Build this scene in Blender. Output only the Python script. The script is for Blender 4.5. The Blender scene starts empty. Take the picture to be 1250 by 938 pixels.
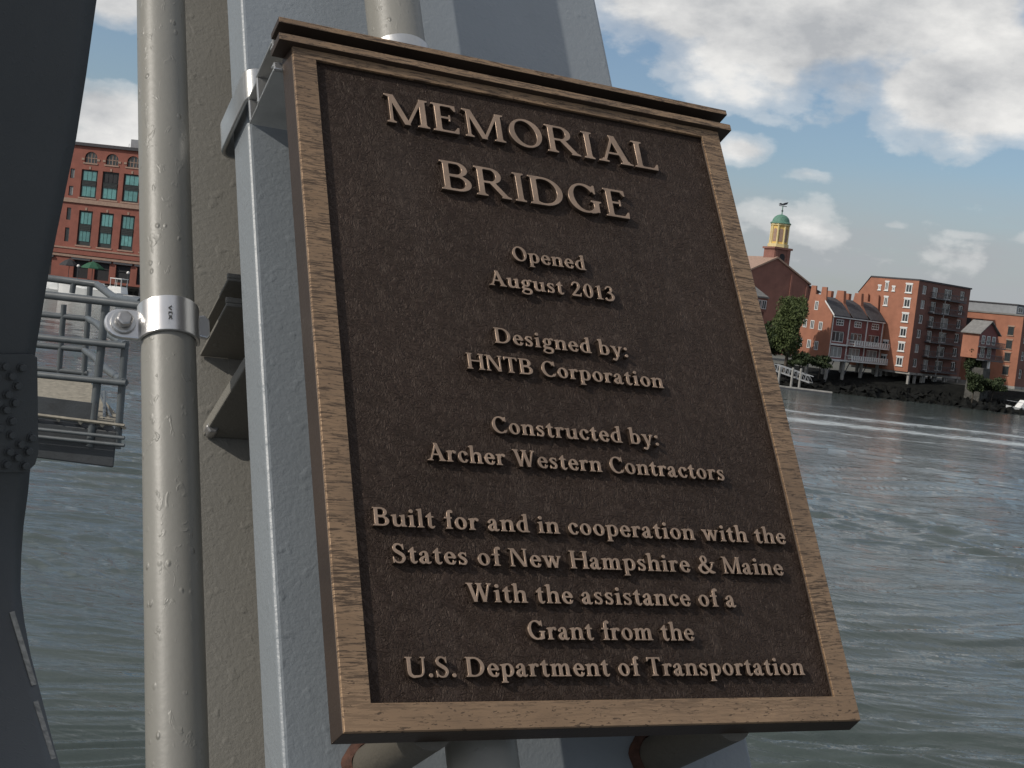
import bpy, bmesh, math, random
import numpy as np
from mathutils import Vector, Matrix
random.seed(7); rng = np.random.default_rng(11)
SC = bpy.context.scene; COL = SC.collection

# ---------------------------------------------------------------- camera, sky, sun, exposure
CAM_H = 9.5                                   # eye height above the river, standing on the bridge
PITCH, ROLL = math.radians(3.5), math.radians(6.5)
up = Vector((math.sin(ROLL) * math.cos(PITCH), -math.cos(ROLL) * math.cos(PITCH), -math.sin(PITCH)))   # world axes seen from the camera (x right, y down, z ahead)
yy = Vector((0, 0, 1)) - up * up.z; yy.normalize()
xx = yy.cross(up)
C2W = Matrix((xx, yy, up))                    # rows: world axes in camera terms, so C2W @ v_cam = v_world
CAM = Vector((0, 0, CAM_H))
cam_d = bpy.data.cameras.new('camera'); cam = bpy.data.objects.new('camera', cam_d); COL.objects.link(cam)
right, down, fwd = C2W @ Vector((1, 0, 0)), C2W @ Vector((0, 1, 0)), C2W @ Vector((0, 0, 1))
cam.matrix_world = Matrix.Translation(CAM) @ Matrix((right, -down, -fwd)).transposed().to_4x4()
cam_d.sensor_width = 36.0; cam_d.lens = 36.0 * 1681.67 / 1250.0
cam_d.clip_start = 0.05; cam_d.clip_end = 20000
SC.camera = cam
SC.view_settings.view_transform = 'Standard'; SC.view_settings.look = 'None'
SC.view_settings.exposure = EXPOSURE = 0.0; SC.view_settings.gamma = 1.0

# local frame of the leaning bridge post that carries the plaque (u across, v up along the post, n out of its face), in plaque widths of 0.5 m
WID = 0.5
R3 = Matrix(((0.89539718, -0.12970813, 0.42595738), (0.08759927, -0.88662082, -0.4541254), (0.43656644, 0.44393616, -0.78251545)))
T3 = Vector((-0.24127853, 0.5458905, 2.35804846))
POST_ROT = C2W @ R3
POST_ORG = CAM + C2W @ (T3 * WID)
def post_matrix(u, v, n):
    return Matrix.Translation(POST_ORG + POST_ROT @ (Vector((u, v, n)) * WID)) @ POST_ROT.to_4x4()
SUN_LOCAL = Vector((-2.3, 1.4, 1.0)).normalized()
SUN = (POST_ROT @ SUN_LOCAL).normalized()      # towards the sun
sun_d = bpy.data.lights.new('sun', 'SUN'); sun_d.energy = 3.0; sun_d.angle = math.radians(0.5); sun_d.color = (1.0, 0.94, 0.85)
sun_o = bpy.data.objects.new('sun', sun_d); COL.objects.link(sun_o)
sun_o.rotation_euler = SUN.to_track_quat('Z', 'Y').to_euler(); sun_o.location = CAM + SUN * 60

class NT:
    """short hand for shader nodes"""
    def __init__(s, tree): s.t = tree; tree.nodes.clear()
    def n(s, kind, _o=None, **kw):
        nd = s.t.nodes.new(kind)
        for k, v in kw.items():
            if k.startswith('_'): setattr(nd, k[1:], v)
            else: s.put(nd, k, v)
        return nd
    def put(s, nd, k, v):
        key = int(k[1:]) if k[0] == 'i' and k[1:].isdigit() else k.replace('__', ' ')
        sock = nd.inputs[key]
        if hasattr(v, 'is_output') or isinstance(v, bpy.types.NodeSocket): s.t.links.new(v, sock)
        else: sock.default_value = v
    def math(s, op, a, b=0.0, c=0.0, clamp=False):
        nd = s.t.nodes.new('ShaderNodeMath'); nd.operation = op; nd.use_clamp = clamp
        for i, v in enumerate((a, b, c)):
            if i < len(nd.inputs): s.put(nd, 'i%d' % i, v)
        return nd.outputs[0]
    def ramp(s, fac, stops, interp='LINEAR'):
        nd = s.t.nodes.new('ShaderNodeValToRGB'); nd.color_ramp.interpolation = interp; s.t.links.new(fac, nd.inputs[0])
        el = nd.color_ramp.elements
        while len(el) < len(stops): el.new(0.5)
        for e, (p, c) in zip(el, stops):
            e.position = p; e.color = (c, c, c, 1) if isinstance(c, (int, float)) else tuple(c) + (1,)
        return nd.outputs[0]
    def mix(s, fac, a, b):
        nd = s.t.nodes.new('ShaderNodeMix'); nd.data_type = 'RGBA'
        for i, v in ((0, fac), (6, a), (7, b)):
            if isinstance(v, bpy.types.NodeSocket): s.t.links.new(v, nd.inputs[i])
            else: nd.inputs[i].default_value = v if i == 0 else tuple(v)[:3] + (1,)
        return nd.outputs[2]
    def noise(s, vec, scale, detail=3.0, rough=.5, dist=0.0):
        nd = s.t.nodes.new('ShaderNodeTexNoise'); s.t.links.new(vec, nd.inputs['Vector'])
        nd.inputs['Scale'].default_value = scale; nd.inputs['Detail'].default_value = detail
        nd.inputs['Roughness'].default_value = rough; nd.inputs['Distortion'].default_value = dist
        return nd.outputs['Fac']
    def mapping(s, vec, scale=(1, 1, 1), loc=(0, 0, 0), rot=(0, 0, 0)):
        nd = s.t.nodes.new('ShaderNodeMapping'); s.t.links.new(vec, nd.inputs[0])
        nd.inputs['Location'].default_value = loc; nd.inputs['Rotation'].default_value = rot; nd.inputs['Scale'].default_value = scale
        return nd.outputs[0]
    def comb(s, x, y, z=0.0):
        nd = s.t.nodes.new('ShaderNodeCombineXYZ')
        for i, v in enumerate((x, y, z)): s.put(nd, 'i%d' % i, v)
        return nd.outputs[0]

def pixel_dir(px, py): return C2W @ Vector(((px - 625) / 1681.67, (py - 469) / 1681.67, 1.0))
def sky_angles(px, py):
    d = pixel_dir(px, py).normalized(); return math.degrees(math.atan2(d.x, d.y)), math.degrees(math.asin(d.z))
def make_world():
    w = bpy.data.worlds.new('World'); SC.world = w; w.use_nodes = True; T = NT(w.node_tree)
    sky = T.n('ShaderNodeTexSky', _sky_type='NISHITA', _sun_disc=False)
    sky.sun_elevation = math.asin(SUN.z); sky.sun_rotation = math.atan2(SUN.x, SUN.y); sky.air_density = 1.0; sky.dust_density = 1.5; sky.ozone_density = 2.5
    g = T.n('ShaderNodeTexCoord').outputs['Generated']
    sp = T.n('ShaderNodeSeparateXYZ'); T.t.links.new(g, sp.inputs[0]); x, y, z = sp.outputs
    az = T.math('MULTIPLY', T.math('ARCTAN2', x, y), 57.2958); el = T.math('MULTIPLY', T.math('ARCSINE', z), 57.2958)
    pl = T.comb(az, T.math('MULTIPLY', el, 1.7))
    wob = T.noise(pl, .20, 7, .55); wob2 = T.noise(T.mapping(pl, loc=(31, 7, 0)), .06, 4, .5)
    field = None
    for (a, e, ra, re, s) in CLOUDS:                          # banks of cumulus at their bearings
        da = T.math('DIVIDE', T.math('SUBTRACT', az, a), ra); de = T.math('DIVIDE', T.math('SUBTRACT', el, e), re)
        r2 = T.math('ADD', T.math('MULTIPLY', da, da), T.math('MULTIPLY', de, de))
        f = T.math('MULTIPLY', T.math('SUBTRACT', 1.0, T.math('SQRT', r2)), s)
        field = f if field is None else T.math('MAXIMUM', field, f)
    far = T.math('MULTIPLY', T.math('SUBTRACT', wob2, .5), 2.4)          # the rest of the sky
    rest = T.math('GREATER_THAN', T.math('ABSOLUTE', az), 27.0); hi = T.math('GREATER_THAN', el, 17.0)
    rest = T.math('MAXIMUM', rest, hi)
    far = T.math('ADD', far, T.math('MULTIPLY', hi, .30))
    field = T.math('MAXIMUM', field, T.math('SUBTRACT', far, T.math('MULTIPLY', T.math('SUBTRACT', 1.0, rest), 3.0)))
    dens = T.math('ADD', field, T.math('MULTIPLY', T.math('SUBTRACT', wob, .5), 2.3))
    mask = T.ramp(dens, [(0.0, 0.0), (.20, .35), (.66, 1.0)], 'EASE')
    low = T.ramp(T.math('DIVIDE', el, 7.0, clamp=True), [(0.0, 0.95), (.55, .86), (.80, .30), (1.0, 0.0)])         # haze bank near the horizon
    lown = T.math('MULTIPLY', low, T.ramp(T.noise(T.mapping(pl, loc=(5, 3, 0), scale=(.6, 1.5, 1)), .3, 5, .55), [(.3, .62), (.62, 1.12)]))
    shade = T.noise(T.mapping(pl, loc=(2.0, -1.9, 0)), .26, 6, .6)
    thick = T.math('SUBTRACT', dens, .1)
    lit = T.math('ADD', T.math('MULTIPLY', T.math('SUBTRACT', wob, shade), 1.6), T.math('SUBTRACT', .72, T.math('MULTIPLY', thick, .33)), clamp=True)
    cc = T.mix(T.ramp(lit, [(.15, 0.0), (.85, 1.0)]), (4.5, 4.65, 4.85), (8.5, 8.4, 8.2))
    c0 = T.mix(1.0, sky.outputs[0], sky.outputs[0])
    c1 = T.mix(T.math('MINIMUM', lown, .92), c0, HAZE_COL)
    c2 = T.mix(mask, c1, cc)
    bg = T.n('ShaderNodeBackground', Color=c2, Strength=SKY_STRENGTH); out = T.n('ShaderNodeOutputWorld')
    T.t.links.new(bg.outputs[0], out.inputs[0])
SKY_STRENGTH = 0.1; HAZE_COL = (4.0, 4.22, 4.45)
CLOUDS = [sky_angles(px, py) + (ra, re, s) for px, py, ra, re, s in (
    (1010, 20, 10.0, 4.3, 1.35), (1190, 105, 6.5, 3.0, 1.35), (850, 0, 7.0, 2.8, 1.2), (1045, 105, 3.2, 1.9, .8), (960, 95, 2.6, 1.5, .8), (908, 182, 1.7, .8, .8), (985, 212, 1.2, .35, .4), (1085, 275, 1.0, .28, .35), (1185, 287, 1.3, .2, .3), (1252, 292, 1.0, .35, .35),
    (1010, 285, 4.5, .9, .12), (128, 140, 3.0, 1.6, 1.2), (160, 5, 2.6, 1.3, 1.0), (110, 170, 3.0, 1.2, .9))]
make_world()

# ---------------------------------------------------------------- materials
def principled(name):
    m = bpy.data.materials.new(name); m.use_nodes = True; T = NT(m.node_tree)
    b = T.n('ShaderNodeBsdfPrincipled'); o = T.n('ShaderNodeOutputMaterial'); T.t.links.new(b.outputs[0], o.inputs[0])
    return m, T, b
def bump(T, b, h, strength, dist):
    nd = T.n('ShaderNodeBump', Height=h, Strength=strength, Distance=dist); T.t.links.new(nd.outputs[0], b.inputs['Normal'])
def surf(name, col, rough=.6, metal=0.0, vary=.15, scale=3.0, bump_s=0.0, bump_scale=40.0, bump_d=.01, stretch=(1, 1, 1), spec=.5, dirt=None):
    m, T, b = principled(name); g = T.n('ShaderNodeTexCoord').outputs['Object']; v = T.mapping(g, stretch)
    f = T.noise(v, scale, 5, .6); lo = [c * (1 - vary) for c in col]; hi = [c * (1 + vary) for c in col]
    c = T.mix(T.ramp(f, [(.3, 0.0), (.7, 1.0)]), lo, hi)
    if dirt: c = T.mix(T.ramp(T.noise(v, dirt[1], 6, .65), [(dirt[2], 0.0), (dirt[2] + .12, dirt[3])]), c, dirt[0])
    T.put(b, 'Base__Color', c); b.inputs['Roughness'].default_value = rough; b.inputs['Metallic'].default_value = metal; b.inputs['Specular IOR Level'].default_value = spec
    if bump_s: bump(T, b, T.noise(v, bump_scale, 3, .55), bump_s, bump_d)
    return m
M = {}
def paint_steel(name, col, rough=.42, grain=1.0):
    """brushed-on bridge paint: orange peel, drips, a few specks of dust"""
    m, T, b = principled(name); g = T.n('ShaderNodeTexCoord').outputs['Object']
    f = T.noise(g, 2.2, 5, .6); c = T.mix(T.ramp(f, [(.32, 0.0), (.68, 1.0)]), [x * .9 for x in col], [x * 1.08 for x in col])
    vo = T.n('ShaderNodeTexVoronoi', Scale=38.0); T.t.links.new(T.mapping(g, (1, 1, 1)), vo.inputs['Vector'])
    keep = T.ramp(T.noise(g, 14, 2), [(.60, 0.0), (.66, 1.0)])
    speck = T.math('MULTIPLY', T.ramp(vo.outputs['Distance'], [(.035, 1.0), (.07, 0.0)]), keep)
    c = T.mix(T.math('MULTIPLY', speck, .55), c, [x * .45 for x in col])
    streak = T.ramp(T.noise(T.mapping(g, (30, 1.5, 30)), 1.0, 4, .6), [(.58, 0.0), (.78, .16)])
    c = T.mix(streak, c, [x * .72 for x in col])
    T.put(b, 'Base__Color', c); b.inputs['Roughness'].default_value = rough
    peel = T.noise(g, 170 , 3, .6); lump = T.ramp(T.noise(g, 46, 2, .5), [(.60, 0.0), (.72, 1.0)])
    h = T.math('ADD', T.math('MULTIPLY', peel, .55 * grain), T.math('MULTIPLY', lump, .35 * grain))
    bump(T, b, h, .55, .0022)
    return m
M['steel'] = paint_steel('blue grey bridge paint', (.205, .225, .24))
M['inner'] = paint_steel('warm grey bridge paint', (.235, .224, .198), .5)
M['shaded_steel'] = paint_steel('truss paint darkened as shade', (.034, .036, .0365), .55, 2.0)  # same bridge paint as the post, deep shade put into the colour
M['strut'] = paint_steel('dull grey strut paint', (.16, .152, .132), .5)
def pipe_paint():
    m, T, b = principled('thick beige paint on pipe'); g = T.n('ShaderNodeTexCoord').outputs['Object']
    f = T.noise(g, 5, 5, .6); c = T.mix(T.ramp(f, [(.3, 0.0), (.7, 1.0)]), (.180, .173, .152), (.213, .205, .181))
    T.put(b, 'Base__Color', c); b.inputs['Roughness'].default_value = .44; b.inputs['Specular IOR Level'].default_value = .45
    d = T.n('ShaderNodeTexVoronoi', Scale=1.0, Randomness=1.0); T.t.links.new(T.mapping(g, (85, 60, 85), rot=(0, 0, .35)), d.inputs['Vector'])
    keep = T.ramp(T.noise(T.mapping(g, (1, .6, 1)), 28, 3), [(.55, 0.0), (.63, 1.0)])
    drip = T.math('MULTIPLY', T.ramp(d.outputs['Distance'], [(.08, 1.0), (.30, 0.0)], 'EASE'), keep)
    run = T.ramp(T.noise(T.mapping(g, (70, 38, 70), rot=(0, 0, .6)), 1.0, 3, .6, .6), [(.60, 0.0), (.70, 1.0)])
    h = T.math('ADD', T.math('ADD', drip, T.math('MULTIPLY', run, .30)), T.math('MULTIPLY', T.noise(g, 150, 3, .5), .16))
    bump(T, b, h, .75, .0019)
    return m
M['pipe'] = pipe_paint()
def bronze_frame():
    m, T, b = principled('brushed bronze'); g = T.n('ShaderNodeTexCoord').outputs['Object']
    wav = T.n('ShaderNodeVectorMath', _operation='ADD'); T.t.links.new(g, wav.inputs[0])
    T.t.links.new(T.comb(0.0, T.math('MULTIPLY', T.noise(T.mapping(g, (22, 6, 6)), 1.0, 2), .004), 0.0), wav.inputs[1]); v = wav.outputs[0]
    a = T.noise(T.mapping(v, (40, 540, 40)), 1.0, 4, .74); bb = T.noise(T.mapping(v, (60, 1100, 60)), 1.0, 2, .6)
    sp = T.n('ShaderNodeSeparateXYZ'); T.t.links.new(g, sp.inputs[0])
    low = T.ramp(T.math('ADD', sp.outputs[1], .03), [(0.0, 1.0), (.06, 0.0)])               # bottom rail is rubbed smoother: only short nicks
    patch = T.noise(T.mapping(g, (9, 16, 9)), 1.0, 3, .6)
    line = T.ramp(T.math('ADD', a, T.math('MULTIPLY', T.math('SUBTRACT', patch, .5), .35)), [(.50, 0.0), (.60, 1.0)])
    nick = T.ramp(T.noise(T.mapping(v, (150, 520, 150)), 1.0, 2, .5), [(.63, 0.0), (.68, 1.0)])
    line = T.math('MULTIPLY', T.math('MAXIMUM', line, T.ramp(bb, [(.6, 0.0), (.7, .6)])), T.math('SUBTRACT', 1.0, T.math('MULTIPLY', low, .92)))
    line = T.math('MAXIMUM', line, T.math('MULTIPLY', nick, .9))
    base = T.mix(T.ramp(patch, [(.3, 0.0), (.7, 1.0)]), (.235, .150, .086), (.345, .222, .128))
    c = T.mix(T.math('MULTIPLY', line, .86), base, (.05, .032, .021)); c = T.mix(T.ramp(T.noise(T.mapping(g, (5, 3, 5), loc=(3, 1, 0)), 1.0, 5, .65), [(.50, 0.0), (.72, .5)]), c, (.085, .060, .045))
    T.put(b, 'Base__Color', c); b.inputs['Metallic'].default_value = .35; T.put(b, 'Roughness', T.math('ADD', .42, T.math('MULTIPLY', line, .2)))
    bump(T, b, T.math('SUBTRACT', T.math('MULTIPLY', T.noise(g, 300, 2), .2), line), .45, .0008)
    return m
M['bronze'] = bronze_frame()
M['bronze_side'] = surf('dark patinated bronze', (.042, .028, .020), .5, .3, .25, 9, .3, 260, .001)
M['letter'] = surf('polished raised bronze', (.34, .24, .17), .34, .5, .22, 30, .25, 500, .0006)
def leather():
    m, T, b = principled('dark leather grain bronze'); g = T.n('ShaderNodeTexCoord').outputs['Object']
    w = T.mapping(g, (1, 1, 1), rot=(0, 0, .7))
    f1 = T.noise(T.mapping(w, (44, 66, 44)), 1.0, 4, .55, 2.2); f2 = T.noise(g, 420, 3, .6); f3 = T.noise(T.mapping(g, (85, 60, 70), rot=(0, 0, -.5)), 1.0, 3, .55, 2.6)
    ridge = T.ramp(T.math('ABSOLUTE', T.math('SUBTRACT', f1, .5)), [(0.0, 1.0), (.07, 0.0)]); ridge2 = T.ramp(T.math('ABSOLUTE', T.math('SUBTRACT', f3, .5)), [(0.0, 1.0), (.05, 0.0)])
    c = T.mix(T.ramp(T.noise(g, 7, 5), [(.3, 0.0), (.7, 1.0)]), (.024, .0148, .0108), (.038, .0242, .018)); c = T.mix(T.ramp(T.noise(T.mapping(g, (14, 3, 14)), 1.0, 5, .65), [(.55, 0.0), (.75, .35)]), c, (.075, .056, .046))
    T.put(b, 'Base__Color', c); b.inputs['Roughness'].default_value = .52; b.inputs['Metallic'].default_value = .1; b.inputs['Specular IOR Level'].default_value = .32; b.inputs['Specular Tint'].default_value = (1, .86, .76, 1)
    h = T.math('ADD', T.math('MULTIPLY', f2, .30), T.math('SUBTRACT', 0.0, T.math('ADD', T.math('MULTIPLY', ridge, .75), T.math('MULTIPLY', ridge2, .5))))
    bump(T, b, h, .75, .0021)
    return m
M['leather'] = leather()
M['stub'] = paint_steel('dark brown paint on standoff', (.085, .075, .058), .6)  # one even dark brown for both standoffs
M['galv'] = surf('galvanized steel', (.50, .50, .49), .34, .8, .14, 22, .2, 300, .0006)
M['strap'] = surf('bright stainless strap', (.62, .61, .60), .3, .85, .08, 14, .15, 400, .0004, dirt=((.25, .24, .22), 60, .62, .5))
M['bolt'] = surf('zinc bolt', (.38, .37, .36), .4, .8, .2, 60, .2, 300, .0006)
M['rust'] = surf('rusty weld', (.060, .024, .014), .85, 0, .5, 60, .8, 140, .003)
M['stampink'] = surf('stamped mark', (.06, .06, .06), .6)
# ---------------------------------------------------------------- mesh builder and object tagging
class MB:
    def __init__(s): s.v, s.f = [], []
    def quad(s, *p):
        i = len(s.v); s.v += [tuple(q) for q in p]; s.f.append(tuple(range(i, i + len(p))))
    def hexa(s, p):                       # 8 points: bottom ring, top ring (counter-clockwise from above)
        i = len(s.v); s.v += [tuple(q) for q in p]
        s.f += [(i + 3, i + 2, i + 1, i), (i + 4, i + 5, i + 6, i + 7)] + [(i + k, i + (k + 1) % 4, i + 4 + (k + 1) % 4, i + 4 + k) for k in range(4)]
        return s
    def box(s, x0, y0, z0, x1, y1, z1):
        return s.hexa([(x0, y0, z0), (x1, y0, z0), (x1, y1, z0), (x0, y1, z0), (x0, y0, z1), (x1, y0, z1), (x1, y1, z1), (x0, y1, z1)])
    def prism(s, pts, fn, a, b):          # outline pts (2-D, counter-clockwise) swept from a to b; fn(p, q, t) -> point
        i = len(s.v); n = len(pts)
        s.v += [tuple(fn(p, q, a)) for p, q in pts] + [tuple(fn(p, q, b)) for p, q in pts]
        s.f += [tuple(range(i + n - 1, i - 1, -1)), tuple(range(i + n, i + 2 * n))] + [(i + k, i + (k + 1) % n, i + n + (k + 1) % n, i + n + k) for k in range(n)]
        return s
    def tube(s, pts, r, n=8, caps=True):  # bent tube; r number or list
        P = [Vector(p) for p in pts]; i = len(s.v); m = len(P)
        R = r if isinstance(r, (list, tuple)) else [r] * m
        t0 = (P[1] - P[0]).normalized(); ref = Vector((0, 0, 1)) if abs(t0.z) < .9 else Vector((1, 0, 0))
        a = t0.cross(ref).normalized()
        for k in range(m):
            t = ((P[min(k + 1, m - 1)] - P[k]).normalized() + (P[k] - P[max(k - 1, 0)]).normalized()).normalized() if 0 < k < m - 1 else (P[min(k + 1, m - 1)] - P[max(k - 1, 0)]).normalized()
            a = (a - t * a.dot(t)).normalized(); b = t.cross(a)
            for q in range(n):
                w = 2 * math.pi * q / n; s.v.append(tuple(P[k] + (a * math.cos(w) + b * math.sin(w)) * R[k]))
        for k in range(m - 1):
            for q in range(n):
                s.f.append((i + k * n + q, i + k * n + (q + 1) % n, i + (k + 1) * n + (q + 1) % n, i + (k + 1) * n + q))
        if caps: s.f += [tuple(i + q for q in range(n - 1, -1, -1)), tuple(i + (m - 1) * n + q for q in range(n))]
        return s
    def lathe(s, prof, n=16, c=(0, 0, 0)):   # (r, z) profile round z
        i = len(s.v)
        for r, z in prof:
            for q in range(n):
                w = 2 * math.pi * q / n; s.v.append((c[0] + r * math.cos(w), c[1] + r * math.sin(w), c[2] + z))
        for k in range(len(prof) - 1):
            for q in range(n): s.f.append((i + k * n + q, i + k * n + (q + 1) % n, i + (k + 1) * n + (q + 1) % n, i + (k + 1) * n + q))
        if prof[0][0] > 1e-6: s.f.append(tuple(i + q for q in range(n - 1, -1, -1)))
        if prof[-1][0] > 1e-6: s.f.append(tuple(i + (len(prof) - 1) * n + q for q in range(n)))
        return s
    def mesh(s, name, mat, off=(0, 0, 0), scale=1.0):
        me = bpy.data.meshes.new(name); o = Vector(off)
        me.from_pydata([tuple((Vector(p) - o) * scale) for p in s.v], [], s.f); me.materials.append(M[mat]); me.validate(); me.update()
        bm = bmesh.new(); bm.from_mesh(me); bmesh.ops.remove_doubles(bm, verts=bm.verts, dist=1e-6); bmesh.ops.recalc_face_normals(bm, faces=bm.faces); bm.to_mesh(me); bm.free()
        return me
    def build(s, name, mat, parent=None, off=(0, 0, 0), scale=1.0, smooth=None, bev=0.0, seg=2):
        o = bpy.data.objects.new(name, s.mesh(name, mat, off, scale)); COL.objects.link(o)
        if parent: o.parent = parent
        if bev:
            b = o.modifiers.new('bevel', 'BEVEL'); b.width = bev; b.segments = seg; b.limit_method = 'ANGLE'; b.angle_limit = math.radians(35)
        if smooth is not None:
            o.data.polygons.foreach_set('use_smooth', [True] * len(o.data.polygons)); o.data.set_sharp_from_angle(angle=math.radians(smooth))
        return o
def tag(o, label=None, cat=None, group=None, kind=None):
    for k, v in (('label', label), ('category', cat), ('group', group), ('kind', kind)):
        if v: o[k] = v
    return o
def thing(name, label, cat, loc=(0, 0, 0), rotz=0.0, group=None, matrix=None):
    o = bpy.data.objects.new(name, None); COL.objects.link(o); o.empty_display_size = .2
    if matrix is not None: o.matrix_world = matrix
    else: o.location = loc; o.rotation_euler = (0, 0, rotz)
    return tag(o, label, cat, group)
def copy_tree(o, parent=None):
    c = o.copy(); COL.objects.link(c); c.parent = parent
    for ch in list(o.children): copy_tree(ch, c)
    return c
def add_copy(mesh, name, parent, loc, rotz=0.0):
    o = bpy.data.objects.new(name, mesh); COL.objects.link(o); o.parent = parent; o.location = loc; o.rotation_euler = (0, 0, rotz); return o
def at(px, py, dist):                     # the place seen in direction of a photo pixel at a distance ahead
    d = pixel_dir(px, py); return CAM + d * (dist / d.y)
class Post:                               # a thing in the leaning post's frame, its parts given in plaque widths
    def __init__(s, name, label, cat, u, v, n, group=None):
        s.o = (u, v, n); s.root = thing(name, label, cat, group=group, matrix=post_matrix(u, v, n))
    def part(s, mb, name, mat, parent=None, **k):
        return mb.build(name, mat, parent or s.root, off=s.o, scale=WID, **k)
# ---------------------------------------------------------------- serif lettering, drawn as distance fields
import numpy as np, math
class Glyph:
    """cap height 100; union of solids on a grid, contour traced afterwards"""
    CELL = 1.6
    def __init__(s, adv, S, H):
        s.adv, s.S, s.H = adv, S, H
        s.xs = np.arange(-16, adv + 18, s.CELL); s.ys = np.arange(-38, 114, s.CELL)
        s.X, s.Y = np.meshgrid(s.xs, s.ys)
        s.d = np.full(s.X.shape, 1e3)
    def add(s, d): s.d = np.minimum(s.d, d); return s
    def cut(s, d): s.d = np.maximum(s.d, -d); return s
    def box_d(s, x0, y0, x1, y1):
        qx = np.abs(s.X - (x0 + x1) / 2) - (x1 - x0) / 2; qy = np.abs(s.Y - (y0 + y1) / 2) - (y1 - y0) / 2
        return np.hypot(np.maximum(qx, 0), np.maximum(qy, 0)) + np.minimum(np.maximum(qx, qy), 0)
    def box(s, *a): return s.add(s.box_d(*a))
    def poly_d(s, pts):
        P = np.array(pts, float); n = len(P); d = np.full(s.X.shape, 1e9); sg = np.ones(s.X.shape)
        j = n - 1
        for i in range(n):
            e = P[j] - P[i]; wx, wy = s.X - P[i, 0], s.Y - P[i, 1]
            t = np.clip((wx * e[0] + wy * e[1]) / (e @ e + 1e-12), 0, 1)
            d = np.minimum(d, (wx - e[0] * t) ** 2 + (wy - e[1] * t) ** 2)
            c1 = s.Y >= P[i, 1]; c2 = s.Y < P[j, 1]; c3 = e[0] * wy > e[1] * wx
            f = (c1 & c2 & c3) | (~c1 & ~c2 & ~c3); sg = np.where(f, -sg, sg); j = i
        return sg * np.sqrt(d)
    def poly(s, *pts): return s.add(s.poly_d(pts))
    def slant(s, x0, y0, x1, y1, w):          # bar with horizontal ends
        return s.poly((x0 - w / 2, y0), (x0 + w / 2, y0), (x1 + w / 2, y1), (x1 - w / 2, y1))
    def ell_d(s, cx, cy, rx, ry, rot=0.0):
        c, n = math.cos(rot), math.sin(rot)
        x = (s.X - cx) * c + (s.Y - cy) * n; y = -(s.X - cx) * n + (s.Y - cy) * c
        k0 = np.hypot(x / rx, y / ry); k1 = np.hypot(x / rx ** 2, y / ry ** 2)
        return np.where(k0 < 1e-6, -min(rx, ry), k0 * (k0 - 1) / np.maximum(k1, 1e-9))
    def ring_d(s, cx, cy, rx, ry, S=None, H=None, rot=0.0):
        S = S or s.S; H = H or s.H
        return np.maximum(s.ell_d(cx, cy, rx, ry), -s.ell_d(cx, cy, rx - S, ry - H, rot))
    def ring(s, *a, **k): return s.add(s.ring_d(*a, **k))
    def half(s, x, right=True): return (x - s.X) if right else (s.X - x)
    def hring(s, x, cx, cy, rx, ry, S=None, right=True):   # half bowl on a stem at x
        return s.add(np.maximum(s.ring_d(cx, cy, rx, ry, S), s.half(x, right)))
    def stroke(s, pts, ws):                   # round pen along a smooth curve, widths at the knots
        P = np.array(pts, float); W = np.array(ws, float) / 2; n = len(P); Q = []
        for i in range(n - 1):
            p0, p1, p2, p3 = P[max(i - 1, 0)], P[i], P[i + 1], P[min(i + 2, n - 1)]
            for t in np.linspace(0, 1, 9)[: 8 if i < n - 2 else 9]:
                q = .5 * (2 * p1 + (p2 - p0) * t + (2 * p0 - 5 * p1 + 4 * p2 - p3) * t * t + (3 * p1 - p0 - 3 * p2 + p3) * t ** 3)
                u = t * t * (3 - 2 * t); Q.append((q[0], q[1], W[i] * (1 - u) + W[i + 1] * u))
        d = np.full(s.X.shape, 1e3)
        for a, b in zip(Q, Q[1:]):
            ex, ey = b[0] - a[0], b[1] - a[1]; L = ex * ex + ey * ey + 1e-9
            t = np.clip(((s.X - a[0]) * ex + (s.Y - a[1]) * ey) / L, 0, 1)
            d = np.minimum(d, np.hypot(s.X - a[0] - ex * t, s.Y - a[1] - ey * t) - (a[2] + (b[2] - a[2]) * t))
        return s.add(d)
    def serif(s, cx, y, half, up=1, left=True, right=True, stem=None):   # bracketed serif; up=1 stands on y, -1 hangs from y
        w = (stem or s.S) / 2; t = 4.6; b = 8.0
        pts = [(cx - (half if left else w), y), (cx + (half if right else w), y)]
        if right: pts += [(cx + half, y + up * t)] + [(cx + w + (half - w) * (1 - q) ** 2 * .9, y + up * (t + b * q ** 1.6)) for q in (.25, .5, .75, 1)]
        else: pts += [(cx + w, y + up * (t + b))]
        if left: pts += [(cx - w - (half - w) * (1 - q) ** 2 * .9, y + up * (t + b * q ** 1.6)) for q in (1, .75, .5, .25)] + [(cx - half, y + up * t)]
        else: pts += [(cx - w, y + up * (t + b))]
        return s.poly(*pts)
    def stem(s, cx, y0, y1, foot=True, head=True, ext=8, S=None):
        S = S or s.S; s.box(cx - S / 2, y0, cx + S / 2, y1)
        if foot: s.serif(cx, y0, S / 2 + ext, 1, stem=S)
        if head: s.serif(cx, y1, S / 2 + ext, -1, stem=S)
        return s
    def flag(s, cx, y1, L=9):                 # sloping head serif of lower case stems
        w = s.S / 2
        return s.poly((cx + w, y1 + 1.5), (cx + w, y1 - 14), (cx - w, y1 - 14), (cx - w - L, y1 - 7.5), (cx - w - L, y1 - 4))
    def arm(s, x0, x1, y, up, H=None, tip=15):     # arm of E, L, T with a beaked end
        H = H or s.H
        s.box(x0, min(y, y + up * H), x1, max(y, y + up * H))
        return s.poly((x1 - 10, y), (x1, y), (x1 + 1.5, y + up * tip), (x1 - 2.5, y + up * tip), (x1 - 12, y + up * H))
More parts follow.
